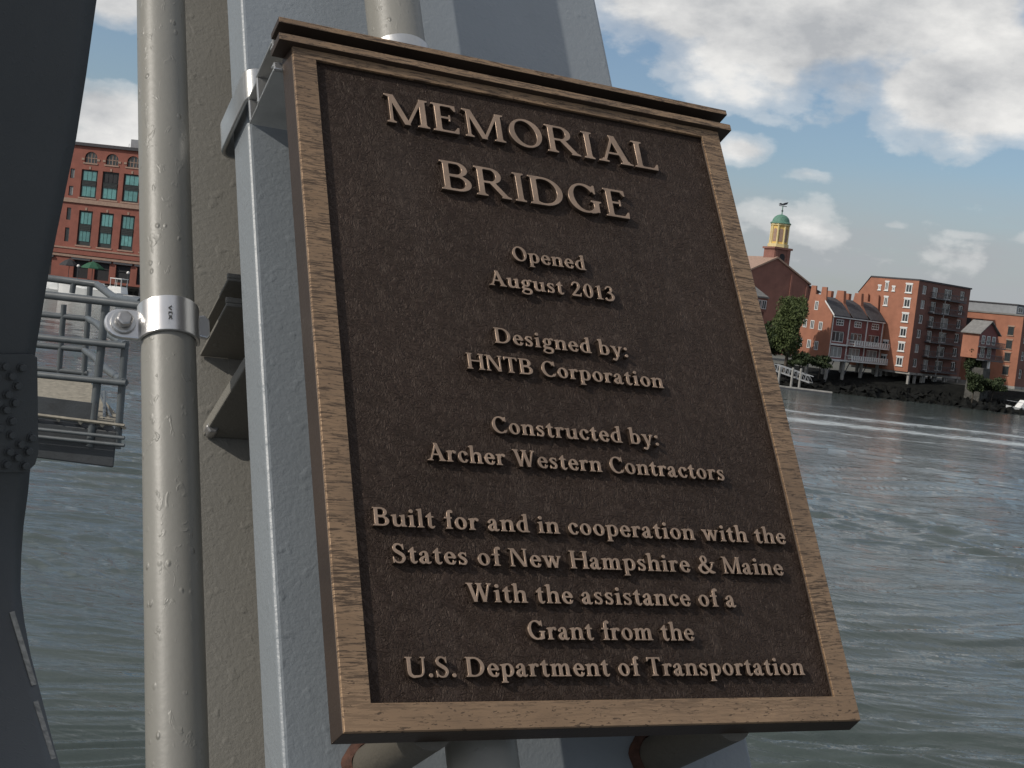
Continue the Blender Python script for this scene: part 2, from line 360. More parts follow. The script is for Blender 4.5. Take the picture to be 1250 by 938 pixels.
    def trace(s):
        d = s.d; ny, nx = d.shape; ins = d < 0; seg = {}
        c = ins[:-1, :-1] * 1 + ins[:-1, 1:] * 2 + ins[1:, 1:] * 4 + ins[1:, :-1] * 8
        def pt(e):
            k, i, j = e
            a = d[i, j]; b = d[i, j + 1] if k == 0 else d[i + 1, j]; t = a / (a - b)
            return (s.xs[j] + (t * s.CELL if k == 0 else 0), s.ys[i] + (t * s.CELL if k == 1 else 0))
        T = {1: [(3, 0)], 2: [(0, 1)], 3: [(3, 1)], 4: [(1, 2)], 5: [(3, 0), (1, 2)], 6: [(0, 2)], 7: [(3, 2)], 8: [(2, 3)],
             9: [(2, 0)], 10: [(0, 1), (2, 3)], 11: [(2, 1)], 12: [(1, 3)], 13: [(1, 0)], 14: [(0, 3)]}
        for i, j in zip(*np.nonzero((c > 0) & (c < 15))):
            ed = [(0, i, j), (1, i, j + 1), (0, i + 1, j), (1, i, j)]
            for a, b in T[int(c[i, j])]: seg[ed[a]] = ed[b]
        loops = []
        while seg:
            k0, k = seg.popitem(); L = [k0]
            while k != k0 and k in seg: L.append(k); k = seg.pop(k)
            P = np.array([pt(e) for e in L])
            if len(P) > 6: loops.append(s.simplify(P))
        return loops
    @staticmethod
    def simplify(P, tol=.16):
        def rdp(a, b):
            if b - a < 2: return []
            A, B = P[a], P[b % len(P)]; e = B - A; L = np.hypot(*e) + 1e-9
            q = P[a + 1:b]; h = np.abs(e[0] * (q[:, 1] - A[1]) - e[1] * (q[:, 0] - A[0])) / L if L > 1e-6 else np.hypot(*(q - A).T)
            k = int(np.argmax(h))
            if h[k] < tol: return []
            return rdp(a, a + 1 + k) + [a + 1 + k] + rdp(a + 1 + k, b)
        m = int(np.argmax(np.hypot(*(P - P[0]).T)))
        return P[[0] + rdp(0, m) + [m] + rdp(m, len(P))]

def make_glyph(ch, S, H):
    X = 66.0
    def G(w): return Glyph(w, S, H)
    h = S / 2
    if ch == 'I': g = G(S + 26); g.stem(g.adv / 2, 0, 100)
    elif ch == 'M':
        g = G(118); g.stem(15, 0, 100, head=False, ext=8, S=H + 1); g.stem(100, 0, 100, head=False)
        g.slant(57, 0, 16, 100, S); g.slant(57, 0, 98, 100, H + 1); g.poly((0, 100), (24, 100), (24, 92), (12, 90), (0, 95.5)); g.poly((92, 100), (115, 100), (115, 95.4), (104, 92), (92, 92))
    elif ch == 'N':
        g = G(104); g.stem(16, 0, 100, head=False, S=H + 1); g.stem(88, 0, 100, foot=False, S=H + 1)
        g.slant(84, 0, 20, 100, S + 2); g.poly((1, 100), (28, 100), (24, 90), (13, 91), (1, 95.4))
    elif ch in 'EL':
        g = G(78 if ch == 'E' else 76); g.stem(9 + h, 0, 100); g.arm(9 + h, 70 if ch == 'E' else 72, 0, 1, tip=22)
        if ch == 'E':
            g.arm(9 + h, 65, 100, -1, tip=20); g.box(9 + h, 49, 50, 49 + H); g.box(46, 41, 50, 49 + H + 8)
    elif ch == 'T':
        g = G(86); g.stem(43, 0, 100, head=False, ext=9); g.arm(43, 82, 100, -1, tip=22)
        g.box(4, 100 - H, 43, 100); g.poly((14, 100), (4, 100), (2.5, 78), (6.5, 78), (16, 100 - H))
    elif ch == 'H':
        g = G(106); g.stem(9 + h, 0, 100); g.stem(97 - h, 0, 100); g.box(9 + h, 49, 97 - h, 49 + H)
    elif ch == 'O': g = G(104); g.ring(52, 50, 47, 52, S + 1, H, .25)
    elif ch in 'CG':
        g = G(94 if ch == 'C' else 106); r = g.ring_d(52, 50, 47, 52, S + 1, H, .2)
        g.add(np.maximum(r, -g.poly_d([(52, 50), (84, 84), (140, 92), (140, 6), (84, 14)])))
        g.poly((84, 101), (87, 101), (88, 70), (84.5, 70), (76, 86), (74, 93))
        if ch == 'C': g.stroke([(76, 8), (84, 13), (90, 23)], [H + 3, H, 3])
        else: g.stem(90 - h / 2, 4, 45, foot=False, ext=8); g.stroke([(70, 2), (80, 5), (88, 10)], [H, H + 1, H + 4])
    elif ch == 'D':
        g = G(104); g.stem(9 + h, 0, 100, ext=8); g.hring(9 + h, 42, 50, 56, 50, S + 1); g.box(9, 0, 42, H); g.box(9, 100 - H, 42, 100)
    elif ch in 'BPR':
        g = G({'B': 88, 'P': 82, 'R': 98}[ch]); g.stem(9 + h, 0, 100)
        cy = 75 if ch == 'B' else 73
        g.add(np.maximum(g.ring_d(44, cy, 31, 100 - cy, S, H), g.half(40))); g.box(9 + h, 100 - H, 44, 100); g.box(9 + h, 2 * cy - 100, 44, 2 * cy - 100 + H)
        if ch == 'B':
            g.add(np.maximum(g.ring_d(46, 27, 37, 27, S + 1, H), g.half(40))); g.box(9 + h, 0, 46, H); g.box(9 + h, 54 - H, 46, 54)
        if ch == 'R': g.slant(86, 0, 48, 49, S + 2); g.poly((70, 0), (98, 0), (98, 4), (88, 8), (76, 8))
    elif ch == 'A':
        g = G(104); g.slant(17, 0, 52, 98, H + 1); g.slant(86, 0, 49, 103, S + 3); g.box(26, 32, 74, 32 + H)
        g.serif(16, 0, 15, stem=H); g.serif(86, 0, 19)
    elif ch == 'W':
        g = G(138); g.slant(44, 0, 16, 100, S + 1); g.slant(45, 0, 70, 100, H + 1); g.slant(94, 0, 66, 100, S + 1); g.slant(95, 0, 122, 100, H + 1)
        g.serif(17, 100, 18, -1); g.serif(67, 100, 17, -1); g.serif(122, 100, 13, -1, stem=H)
    elif ch == 'U':
        g = G(104); g.stem(9 + h, 30, 100, foot=False); g.stem(90, 30, 100, foot=False, S=H + 1)
        g.stroke([(9 + h, 36), (12 + h, 16), (26 + h, 3.5), (50, -1 + H / 2), (74, 6), (86, 18), (90, 36)], [S, S, S * .8, H + 3, H + 1, H + 1, H + 1])
    elif ch == 'S':
        g = G(76); g.stroke([(61, 78), (54, 91), (38, 99), (22, 94), (15, 78), (22, 64), (38, 53), (55, 41), (63, 25), (54, 7), (38, 0), (21, 5), (11, 20)],
                            [4, H, H, H + 4, S * .8, S, S + 1, S, S * .8, H + 4, H, H, 4])
        g.poly((59, 101), (62, 101), (64, 70), (60, 70), (53, 88)); g.poly((8, -2), (12, -2), (17, 12), (11, 31), (7, 31))
    elif ch == '&':
        g = G(112); g.stroke([(96, 62), (88, 38), (68, 12), (42, -1), (20, 7), (13, 26), (22, 43), (42, 54), (58, 70), (55, 90), (43, 98), (31, 90), (30, 74), (42, 50), (62, 24), (82, 6), (102, 3)],
                             [H, H, H, H + 4, S * .8, S, S * .8, H + 2, H + 3, H + 4, H, S * .7, S * .8, S, S, S, H])
        g.box(82, 58, 108, 63)
    elif ch == 'a':
        g = G(64); x = 40; g.stroke([(x, 8), (x, 30), (x, 46), (36, 58), (26, 63), (13, 56), (10, 48)], [S, S, S, S * .8, H, H + 1, S * .8])
        g.stroke([(x, 39), (24, 34), (12, 24), (11, 13), (19, 4), (30, 7), (x, 16)], [H, H + 2, S * .9, S, S * .8, H, H]); g.stroke([(x, 10), (46, 3.5), (54, 4), (60, 9)], [S, S * .7, H, 4])
    elif ch in 'bdpq':
        g = G(76); y1 = 104 if ch in 'bd' else X
        if ch == 'b': g.box(9, 0, 9 + S, 104); g.flag(9 + h, 103); g.ring(38, 33, 33, 34.5, S, H); g.cut(g.box_d(-14, -20, 8.9, 80)); g.box(9, 0, 9 + S, 98)
        if ch == 'd': g.box(66 - S, 4, 66, 104); g.flag(66 - h, 103); g.ring(38, 33, 33, 34.5, S, H); g.cut(g.box_d(66.1, -20, 92, 108)); g.poly((66 - S, 0), (75, 0), (75, 4), (66, 9), (66 - S, 12))
        if ch == 'p': g.ring(39, 33, 33, 34.5, S, H); g.cut(g.box_d(-14, -20, 8.9, 80)); g.stem(9 + h, -31, 62, head=False); g.flag(9 + h, 65)
    elif ch in 'ceo':
        g = G({'c': 62, 'e': 66, 'o': 72}[ch]); r = g.ring_d(36 if ch == 'o' else 34, 33, 32 if ch == 'o' else 30, 34.5, S, H, .2)
        if ch == 'o': g.add(r)
        if ch == 'c':
            g.add(np.maximum(r, -g.poly_d([(34, 30), (58, 54), (90, 60), (90, 10), (58, 12)]))); g.stroke([(48, 60), (53, 52)], [H + 2, S * .85]); g.stroke([(46, 5), (58, 16)], [H + 2, 4])
        if ch == 'e':
            g.add(np.maximum(r, -g.poly_d([(40, 33), (90, 33), (90, 12), (56, 13)]))); g.box(10, 33, 61, 33 + H); g.stroke([(44, 3), (53, 7), (61, 17)], [H + 3, H + 1, 4])
            g.stroke([(54, 36), (55, 45), (49, 56)], [S * .7, S * .8, H + 3])
    elif ch == 'f':
        g = G(48); g.stem(18 + h, 0, 80, head=False, ext=9); g.box(4, X - H - 1, 44, X - 1)
        g.stroke([(18 + h, 76), (20 + h, 92), (30 + h, 101), (44, 96)], [S, S, H + 2, S * .85])
    elif ch == 'g':
        g = G(72); g.ring(33, 43, 25, 24, S * .9, H); g.stroke([(48, 60), (58, 66), (66, 62)], [H, H, H + 5])
        g.stroke([(22, 23), (13, 15), (17, 6), (34, 3), (52, 0), (62, -10), (56, -25), (34, -31), (13, -26), (9, -15), (20, -1)], [H, H + 2, S * .8, S * .9, S * .9, S * .8, H + 2, H, H + 1, H + 2, H])
    elif ch in 'hnmr':
        g = G({'h': 80, 'n': 80, 'm': 118, 'r': 56}[ch]); g.stem(9 + h, 0, 104 if ch == 'h' else 60, head=False, ext=8); g.flag(9 + h, 103 if ch == 'h' else 65)
        if ch == 'r': g.stroke([(9 + S, 46), (30, 58), (40, 62), (47, 57)], [H, H + 1, H + 3, S * .95])
        else:
            for k in range(2 if ch == 'm' else 1):
                x0 = 9 + h + 38.5 * k; x1 = x0 + (38.5 if ch == 'm' else 44)
                g.stroke([(x0 + h - 2, 48), (x0 + 18, 60), (x0 + 29, 62 - (S - H) / 6), (x1 - 2, 54), (x1, 40), (x1, 26)], [H, H, S * .7, S, S, S]); g.stem(x1, 0, 34, head=False, ext=8)
    elif ch in 'il':
        g = G(S + 22); y = 104 if ch == 'l' else X; g.stem(11 + h, 0, y - 6, head=False); g.flag(11 + h, y - 1)
        if ch == 'i': g.add(g.ell_d(11 + h, 87, S * .58, S * .58))
    elif ch == 's':
        g = G(56); g.stroke([(45, 51), (38, 60), (28, 63), (17, 59), (13, 49), (21, 39), (34, 31), (43, 20), (38, 7), (27, 3), (16, 6), (9, 15)],
                            [4, H, H, H + 4, S * .75, S * .9, S * .95, S * .75, H + 4, H, H, 4])
        g.poly((43, 66), (46, 66), (47, 46), (43, 46)); g.poly((7, 0), (10, 0), (11, 21), (7, 21))
    elif ch == 't':
        g = G(50); x = 14 + h; g.stroke([(x, 62), (x, 30), (x, 14), (x + 6, 4), (x + 14, 3), (46, 10)], [S, S, S, S * .8, H + 2, 4]); g.box(4, X - H - 1, 43, X - 1)
        g.poly((14, X - 6), (14 + S, X - 6), (14 + S, 86), (14 + S - 4, 86), (4, X - 2))
    elif ch == 'u':
        g = G(80); x0, x1 = 9 + h, 53 + h; g.stroke([(x0, 52), (x0, 24), (x0 + 3, 10), (x0 + 15, 4), (x0 + 28, 7), (x1 - h + 1, 18)], [S, S, S, S * .7, H, H])
        g.box(x0 - h, 30, x0 + h, 62); g.flag(x0, 65); g.box(x1 - h, 4, x1 + h, 62); g.flag(x1, 65); g.poly((x1 - h, 0), (x1 + h + 8, 0), (x1 + h + 8, 4), (x1 + h, 9), (x1 - h, 12))
    elif ch == 'w':
        g = G(108); g.slant(35, 0, 14, X, S); g.slant(36, 0, 54, X, H + 1); g.slant(74, 0, 52, X, S); g.slant(75, 0, 94, X, H + 1)
        g.serif(14, X, 15, -1); g.serif(53, X, 14, -1); g.serif(94, X, 11, -1, stem=H)
    elif ch == 'y':
        g = G(76); g.slant(41, 0, 16, X, S + 1); g.serif(16, X, 16, -1); g.serif(62, X, 12, -1, stem=H)
        g.stroke([(62, X - 3), (48, 24), (38, 0), (30, -18), (20, -27), (11, -23)], [H + 1, H + 1, H + 2, H + 2, H + 3, S * .8])
    elif ch == '0': g = G(72); g.ring(36, 48, 31, 50, S, H)
    elif ch == '1': g = G(58); g.stem(31, 0, 92, head=False, ext=11); g.poly((31 + h, 98), (31 + h, 82), (31 - h, 82), (12, 84), (12, 88))
    elif ch == '2':
        g = G(72); g.stroke([(11, 74), (18, 90), (34, 97), (50, 90), (54, 73), (46, 54), (30, 33), (10, 8)], [5, H + 2, H + 1, S * .8, S, S * .8, H + 3, H + 2])
        g.box(7, 0, 60, 12); g.poly((52, 0), (62, 0), (67, 26), (63, 26), (55, 12))
    elif ch == '3':
        g = G(70); g.stroke([(11, 78), (18, 90), (32, 97), (46, 92), (50, 78), (44, 62), (27, 54), (46, 47), (57, 28), (48, 8), (28, 0), (12, 2), (9, 10)], [5, H + 1, H + 1, S * .7, S * .85, H + 3, H, H + 4, S, S * .8, H + 2, H + 3, S * .8])
    elif ch == '.': g = G(30); g.add(g.ell_d(15, 8, S * .56, S * .56))
    elif ch == ':': g = G(32); g.add(g.ell_d(15, 9, S * .56, S * .56)); g.add(g.ell_d(15, 56, S * .56, S * .56))
    else: g = G(34)
    return g

class Lettering:
    def __init__(s, S, H): s.S, s.H, s.cache = S, H, {}
    def get(s, ch):
        if ch not in s.cache:
            g = make_glyph(ch, s.S, s.H); s.cache[ch] = (g.adv, g.trace() if ch != ' ' else [])
        return s.cache[ch]
    def line(s, text, u0, u1, v, cap):
        """closed outlines of one line between u0 and u1 on baseline v"""
        k = cap / 100; items = [(c,) + s.get(c) for c in text]
        nat = sum(a for _, a, _ in items) ; need = (u1 - u0) / k
        gap = (need - nat) / max(len(items) - 1, 1); sq = 1.0
        if gap < -4: sq = need / (nat - 4 * (len(items) - 1)); gap = -4 * sq
        if gap > 7: sq = need / (nat + 7 * (len(items) - 1)); gap = 7 * sq
        out = []; x = u0
        for c, a, loops in items:
            for L in loops: out.append([(x + p[0] * k * sq, v + p[1] * k) for p in L])
            x += (a * sq + gap) * k
        return out
TEXT = [('MEMORIAL', .150, .848, 1.273, .0765, 0), ('BRIDGE', .263, .741, 1.1162, .0765, 0), ('Opened', .410, .592, .957, .0362, 1), ('August 2013', .346, .654, .886, .0362, 1),
        ('Designed by:', .339, .661, .7455, .0362, 1), ('HNTB Corporation', .268, .736, .6778, .0362, 1), ('Constructed by:', .304, .696, .5375, .0362, 1),
        ('Archer Western Contractors', .158, .846, .4673, .0362, 1), ('Built for and in cooperation with the', .034, .969, .3277, .0362, 1),
        ('States of New Hampshire & Maine', .064, .944, .257, .0362, 1), ('With the assistance of a', .206, .805, .1853, .0362, 1), ('Grant from the', .320, .689, .1145, .0362, 1),
        ('U.S. Department of Transportation', .070, .939, .0445, .0362, 1)]
FONTS = (Lettering(15.0, 6.5), Lettering(17.5, 8.0))
# ---------------------------------------------------------------- walkway deck (below the picture) and the leaning bridge post
mb = MB(); mb.box(-4, -3.0, CAM_H - 2.0, 4, 1.35, CAM_H - 1.62)
M['asphalt'] = surf('walkway asphalt', (.045, .045, .045), .9, 0, .2, 4); deck = tag(mb.build('walkway_deck', 'asphalt'), kind='structure')
M['shade_soffit'] = surf('shade slab grey', (.10, .105, .11), .8, 0, .2, 1); mb = MB(); mb.box(-30, .2, CAM_H + 6.2, -5.6, 9.5, CAM_H + 7.4)
for k in range(5): mb.box(-30, .3 + 2.2 * k, CAM_H + 5.4, -5.6, .6 + 2.2 * k, CAM_H + 6.198)
tag(mb.build('shade_slab_overhead', 'shade_soffit'), 'unseen added shade slab overhead to the left of the post', 'shade slab')  # unseen slab added to shade the truss and cut ambient light
V0, V1 = -3.35, 9.0
FL, FR, FN = -.046, 1.032, -.36             # front flange of the post
p = Post('bridge_post', 'leaning blue grey steel bridge post carrying the bronze plaque', 'bridge post', .5, V0, -.8)
mb = MB(); mb.box(FL, V0, FN - .125, FR, V1, FN); p.part(mb, 'front_flange', 'steel', bev=.005, seg=3)
mb = MB(); mb.box(-.155, V0, -1.0, 1.14, V1, -.84); p.part(mb, 'rear_flange', 'inner', bev=.004)
mb = MB(); mb.box(.44, V0, -.838, .54, V1, FN - .127); p.part(mb, 'web', 'inner')

# pipes on the post: thick brushed paint
def post_pipe(u, n, r, label):
    p = Post('conduit_pipe', label, 'pipe', u, V0, n, 'painted conduit pipes on the bridge post'); N = 48
    mb = MB(); i = 0; rows = np.linspace(V0, V1, 60)
    for v in rows:
        for q in range(N):
            w = 2 * math.pi * q / N; mb.v.append((u + r * math.cos(w), v, n + r * math.sin(w)))
    for k in range(len(rows) - 1):
        for q in range(N): mb.f.append((k * N + q, (k + 1) * N + q, (k + 1) * N + (q + 1) % N, k * N + (q + 1) % N))
    p.part(mb, 'pipe', 'pipe', smooth=60); return p
PU, PN, PR = -.2065, -.525, .0605
post_pipe(PU, PN, PR, 'beige painted pipe standing clear of the post, with a bright steel strap')
QU, QN, QR = .277, -.165, .068
post_pipe(QU, QN, QR, 'beige painted pipe that runs behind the plaque')

# strap round the free pipe
p = Post('pipe_clamp', 'bright steel strap clamp bolted round the beige pipe', 'pipe clamp', PU, .95, PN)
def band(mb, u, n, r, t, a0, a1, v0, v1, seg=28, ears=()):
    prof = []
    for k in range(seg + 1):
        w = a0 + (a1 - a0) * k / seg; prof.append((math.cos(w), math.sin(w)))
    outer = [(u + c * (r + t), n + s * (r + t)) for c, s in prof]; inner = [(u + c * r, n + s * r) for c, s in prof]
    mb.prism(outer + inner[::-1], lambda a, b, t_: (a, t_, b), v0, v1)
mb = MB(); band(mb, PU, PN, PR + .0015, .008, math.radians(2), math.radians(178), .965, 1.054)
p.part(mb, 'strap', 'strap', smooth=40, bev=.0008)
mb = MB()
ear = [(PU - PR - .003, .966)] + [(PU - PR - .045 + .037 * math.cos(a), 1.003 + .037 * math.sin(a)) for a in np.linspace(-math.pi / 2, -3 * math.pi / 2, 12)] + [(PU - PR - .003, 1.040)]
mb.prism(ear, lambda a, b, t: (a, b, t), PN - .004, PN + .010); p.part(mb, 'ear', 'strap', bev=.002)
mb = MB(); mb.prism([(PU + PR + .003, .995), (PU + PR + .03, .99), (PU + PR + .036, 1.0), (PU + PR + .036, 1.04), (PU + PR + .025, 1.052), (PU + PR + .003, 1.047)], lambda a, b, t: (a, b, t), PN - .012, PN + .002)
p.part(mb, 'ear', 'strap', bev=.002)
bu, bv = PU - PR - .042, 1.003
mb = MB(); mb.prism([(bu + .021 * math.cos(a), bv + .021 * math.sin(a)) for a in np.arange(6) * math.pi / 3 + .25], lambda a, b, t: (a, b, t), PN + .018, PN + .036)
bo = p.part(mb, 'bolt', 'bolt', bev=.003)
mb = MB(); mb.prism([(bu + .028 * math.cos(a), bv + .028 * math.sin(a)) for a in np.arange(24) * math.pi / 12], lambda a, b, t: (a, b, t), PN + .0105, PN + .0175)
p.part(mb, 'washer', 'galv', parent=bo, bev=.001)
mb = MB(); mb.prism([(bu + .010 * math.cos(a), bv + .010 * math.sin(a)) for a in np.arange(12) * math.pi / 6], lambda a, b, t: (a, b, t), PN - .03, PN - .0045)
p.part(mb, 'shank', 'bolt', parent=bo)
# the few stamped strokes on the strap (illegible letters VCK at this size)
mb = MB()
def on_pipe(a, v, r=PR + .0112): return (PU + r * math.cos(a), v, PN + r * math.sin(a))
def stroke3(a0, v0, a1, v1, w=.0012):
    mb.tube([on_pipe(a0, v0), on_pipe((a0 + a1) / 2, (v0 + v1) / 2), on_pipe(a1, v1)], w, 5)
A0 = math.radians(96); k = .10
for (x0, y0, x1, y1) in ((0, 1.024, k, 1.019), (0, 1.014, k, 1.019), (0, 1.008, k, 1.008), (k, 1.008, k, 1.002), (0, 1.008, 0, 1.002), (0, .998, k, .998), (.5 * k, .998, k, .990), (.5 * k, .998, 0, .990)):
    stroke3(A0 + x0, y0, A0 + x1, y1)
p.part(mb, 'stamp', 'stampink')

# galvanized strut channels behind the flange that hold the pipe
p = Post('strut_channel', 'grey strut channel between the beige pipe and the steel post', 'strut channel', .05, .98, -.6)
def channel(mb, u0, u1, v0, v1, nf, nb, t=.007, lip=.018):
    for v, sgn in ((v0, 1), (v1, -1)):
        mb.box(u0, min(v, v + sgn * t), nb, u1, max(v, v + sgn * t), nf - t); mb.box(u0, min(v, v + sgn * lip), nf - t + .0002, u1, max(v, v + sgn * lip), nf)
        mb.box(u0, min(v + sgn * (lip - t), v + sgn * lip), nf - lip, u1, max(v + sgn * (lip - t), v + sgn * lip), nf - t)
    mb.box(u0, v0 + t + .0002, nb, u1, v1 - t - .0002, nb + t)
def plate_channel(u0, v, t, n0, n1, lip):
    mb = MB(); mb.box(u0, v, n1, .40, v + t, n0); mb.box(u0, v + t + .0002, n0 - .010, .40, v + t + lip, n0); return mb
for nm, mb in (('flange', plate_channel(-.047, 1.190, .008, -.580, -.836, .014)), ('flange', plate_channel(-.053, 1.118, .010, -.580, -.836, .016))):
    p.part(mb, nm, 'strut', bev=.0012)
mb = MB(); mb.hexa([(-.052, .893, -.836), (-.012, .960, -.575), (.40, .960, -.575), (.40, .893, -.836), (-.052, .925, -.836), (-.012, .992, -.575), (.40, .992, -.575), (.40, .925, -.836)][::1]); p.part(mb, 'brace', 'strut', bev=.002)
mb = MB(); mb.box(.02, .90, -.838, .42, 1.20, -.8365); p.part(mb, 'back_plate', 'inner')
for (bu, bv) in ((-.035, .905),):
    mb = MB(); mb.prism([(bu + .018 * math.cos(a), bv + .018 * math.sin(a)) for a in np.arange(6) * math.pi / 3], lambda a, b, t: (a, b, t), -.836, -.80); p.part(mb, 'nut', 'bolt', bev=.002)

# ---------------------------------------------------------------- the plaque
pq = Post('memorial_plaque', 'cast bronze bridge plaque with raised lettering on the leaning steel post', 'plaque', .5, 0, -.02)
PH, TH = 1.4076, .05                          # recess height, plate thickness
mb = MB(); mb.box(.0012, .0012, -TH + .002, .9988, PH - .0012, -.010); pq.part(mb, 'panel', 'leather')
OU0, OU1, OV0, OV1 = -.0515, 1.0530, -.0490, 1.4330
def ring_part(name, mat, n0, n1, e0, e1, bev):
    mb = MB(); lo = [(OU0 - e0, OV0 - e0), (OU1 + e0, OV0 - e0), (OU1 + e0, OV1), (OU0 - e0, OV1)]; hi = [(OU0 - e1, OV0 - e1), (OU1 + e1, OV0 - e1), (OU1 + e1, OV1), (OU0 - e1, OV1)]
    inn = [(0, 0), (1, 0), (1, PH), (0, PH)]
    mb.v = [(a, b, n1) for a, b in hi] + [(a, b, n1) for a, b in inn] + [(a, b, n0) for a, b in lo] + [(a, b, n0) for a, b in inn]
    for k in range(4):
        j = (k + 1) % 4; mb.f += [(k, j, 4 + j, 4 + k), (8 + k, 12 + k, 12 + j, 8 + j), (k, 8 + k, 8 + j, j), (4 + k, 4 + j, 12 + j, 12 + k)]
    return pq.part(mb, name, mat, bev=bev, seg=3)
ring_part('frame', 'bronze', -.0060, 0.0, .0016, 0.0, .0006)
ring_part('frame_edge', 'bronze_side', -TH, -.0062, .0085, .0014, .0008)
mb = MB(); CU0, CU1 = OU0 - .0335, OU1 + .0335
mb.box(CU0, OV1 + .0005, -.046, CU1, OV1 + .0190, .0140); mb.box(CU0 + .024, OV1 + .0191, -.046, CU1 - .024, OV1 + .0485, -.022)
mb.box(CU0 + .002, OV1 + .0486, -.046, CU1 - .002, OV1 + .0635, .0140); mb.box(CU0 + .026, OV1 + .0636, -.046, CU1 - .026, OV1 + .0840, -.010)
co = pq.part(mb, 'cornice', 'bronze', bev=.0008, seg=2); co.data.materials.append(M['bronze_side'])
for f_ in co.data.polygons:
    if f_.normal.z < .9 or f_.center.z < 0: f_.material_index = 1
def lettering(text, u0, u1, v, cap, f):
    cu = bpy.data.curves.new('lettering', 'CURVE'); cu.dimensions = '2D'; cu.fill_mode = 'BOTH'
    for L in FONTS[f].line(text, u0, u1, v, cap):
        sp = cu.splines.new('POLY'); sp.points.add(len(L) - 1); sp.use_cyclic_u = True
        for q, (a, b) in zip(sp.points, L): q.co = ((a - pq.o[0]) * WID, (b - pq.o[1]) * WID, 0, 1)
    bev = (.00062, .00042)[f]; dep = (.0062, .0056)[f]
    cu.extrude = dep / 2 - bev; cu.bevel_depth = bev; cu.bevel_resolution = 2; cu.offset = -bev * .55
    tmp = bpy.data.objects.new('tmp', cu); COL.objects.link(tmp)
    me = bpy.data.meshes.new_from_object(tmp.evaluated_get(bpy.context.evaluated_depsgraph_get())); me.name = 'lettering'
    bpy.data.objects.remove(tmp); me.materials.clear(); me.materials.append(M['letter'])
    o = bpy.data.objects.new('lettering', me); COL.objects.link(o); o.parent = pq.root
    o.location = (0, 0, (-.010 - pq.o[2]) * WID + dep / 2 - .0002)
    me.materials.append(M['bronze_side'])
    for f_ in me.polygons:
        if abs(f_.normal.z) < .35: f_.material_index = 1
    me.polygons.foreach_set('use_smooth', [True] * len(me.polygons)); me.set_sharp_from_angle(angle=math.radians(38))
for args in TEXT: lettering(*args)

# standoff pipes from post to plaque with rusty welds
def standoff(u, v, r, label):
    p = Post('standoff_pipe', label, 'standoff', u, v, FN, 'standoff pipes behind the plaque'); N = 36
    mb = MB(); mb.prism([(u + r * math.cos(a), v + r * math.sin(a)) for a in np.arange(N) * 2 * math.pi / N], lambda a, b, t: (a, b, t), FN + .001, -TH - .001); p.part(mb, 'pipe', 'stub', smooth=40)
    mb = MB(); prof = [(r + .001, .001), (r + .016, .001), (r + .012, .009), (r + .006, .017), (r + .001, .020)]; i = 0
    for rr, h in prof:
        for q in range(N):
            w = 2 * math.pi * q / N; e = 1 + .10 * math.sin(7 * w) * .3 + random.uniform(-.01, .01); mb.v.append((u + rr * e * math.cos(w), v + rr * e * math.sin(w), FN + h))
    for k in range(4):
        for q in range(N): mb.f.append((k * N + q, k * N + (q + 1) % N, (k + 1) * N + (q + 1) % N, (k + 1) * N + q))
    p.part(mb, 'weld', 'rust', smooth=50)
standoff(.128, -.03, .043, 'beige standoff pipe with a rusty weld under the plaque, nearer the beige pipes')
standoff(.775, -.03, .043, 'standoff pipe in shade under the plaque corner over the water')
# pipe clip with wing nuts above the cornice
p = Post('pipe_clip', 'small galvanized clip holding the pipe above the plaque', 'pipe clip', QU, 1.62, QN)
mb = MB(); band(mb, QU, QN, QR + .001, .007, math.radians(-5), math.radians(185), 1.585, 1.625); p.part(mb, 'strap', 'galv', smooth=40)
for s in (-1, 1):
    mb = MB(); mb.prism([(QU + s * (QR + .008) + dx, 1.606 + dv) for dx, dv in ((-.012, 0), (.03, 0), (.034, .02), (.02, .036), (-.012, .034))], lambda a, b, t: (a, b, t), QN - .012, QN + .002); p.part(mb, 'ear', 'galv', bev=.002)
    mb = MB(); mb.prism([(QU + s * (QR + .022) + .012 * math.cos(a), 1.622 + .012 * math.sin(a)) for a in np.arange(6) * math.pi / 3], lambda a, b, t: (a, b, t), QN + .003, QN + .024); p.part(mb, 'bolt', 'bolt', bev=.002)
    mb = MB(); mb.box(QU + s * (QR + .022) - .006, 1.60, FN + .001, QU + s * (QR + .022) + .006, 1.63, QN - .013); p.part(mb, 'leg', 'galv')

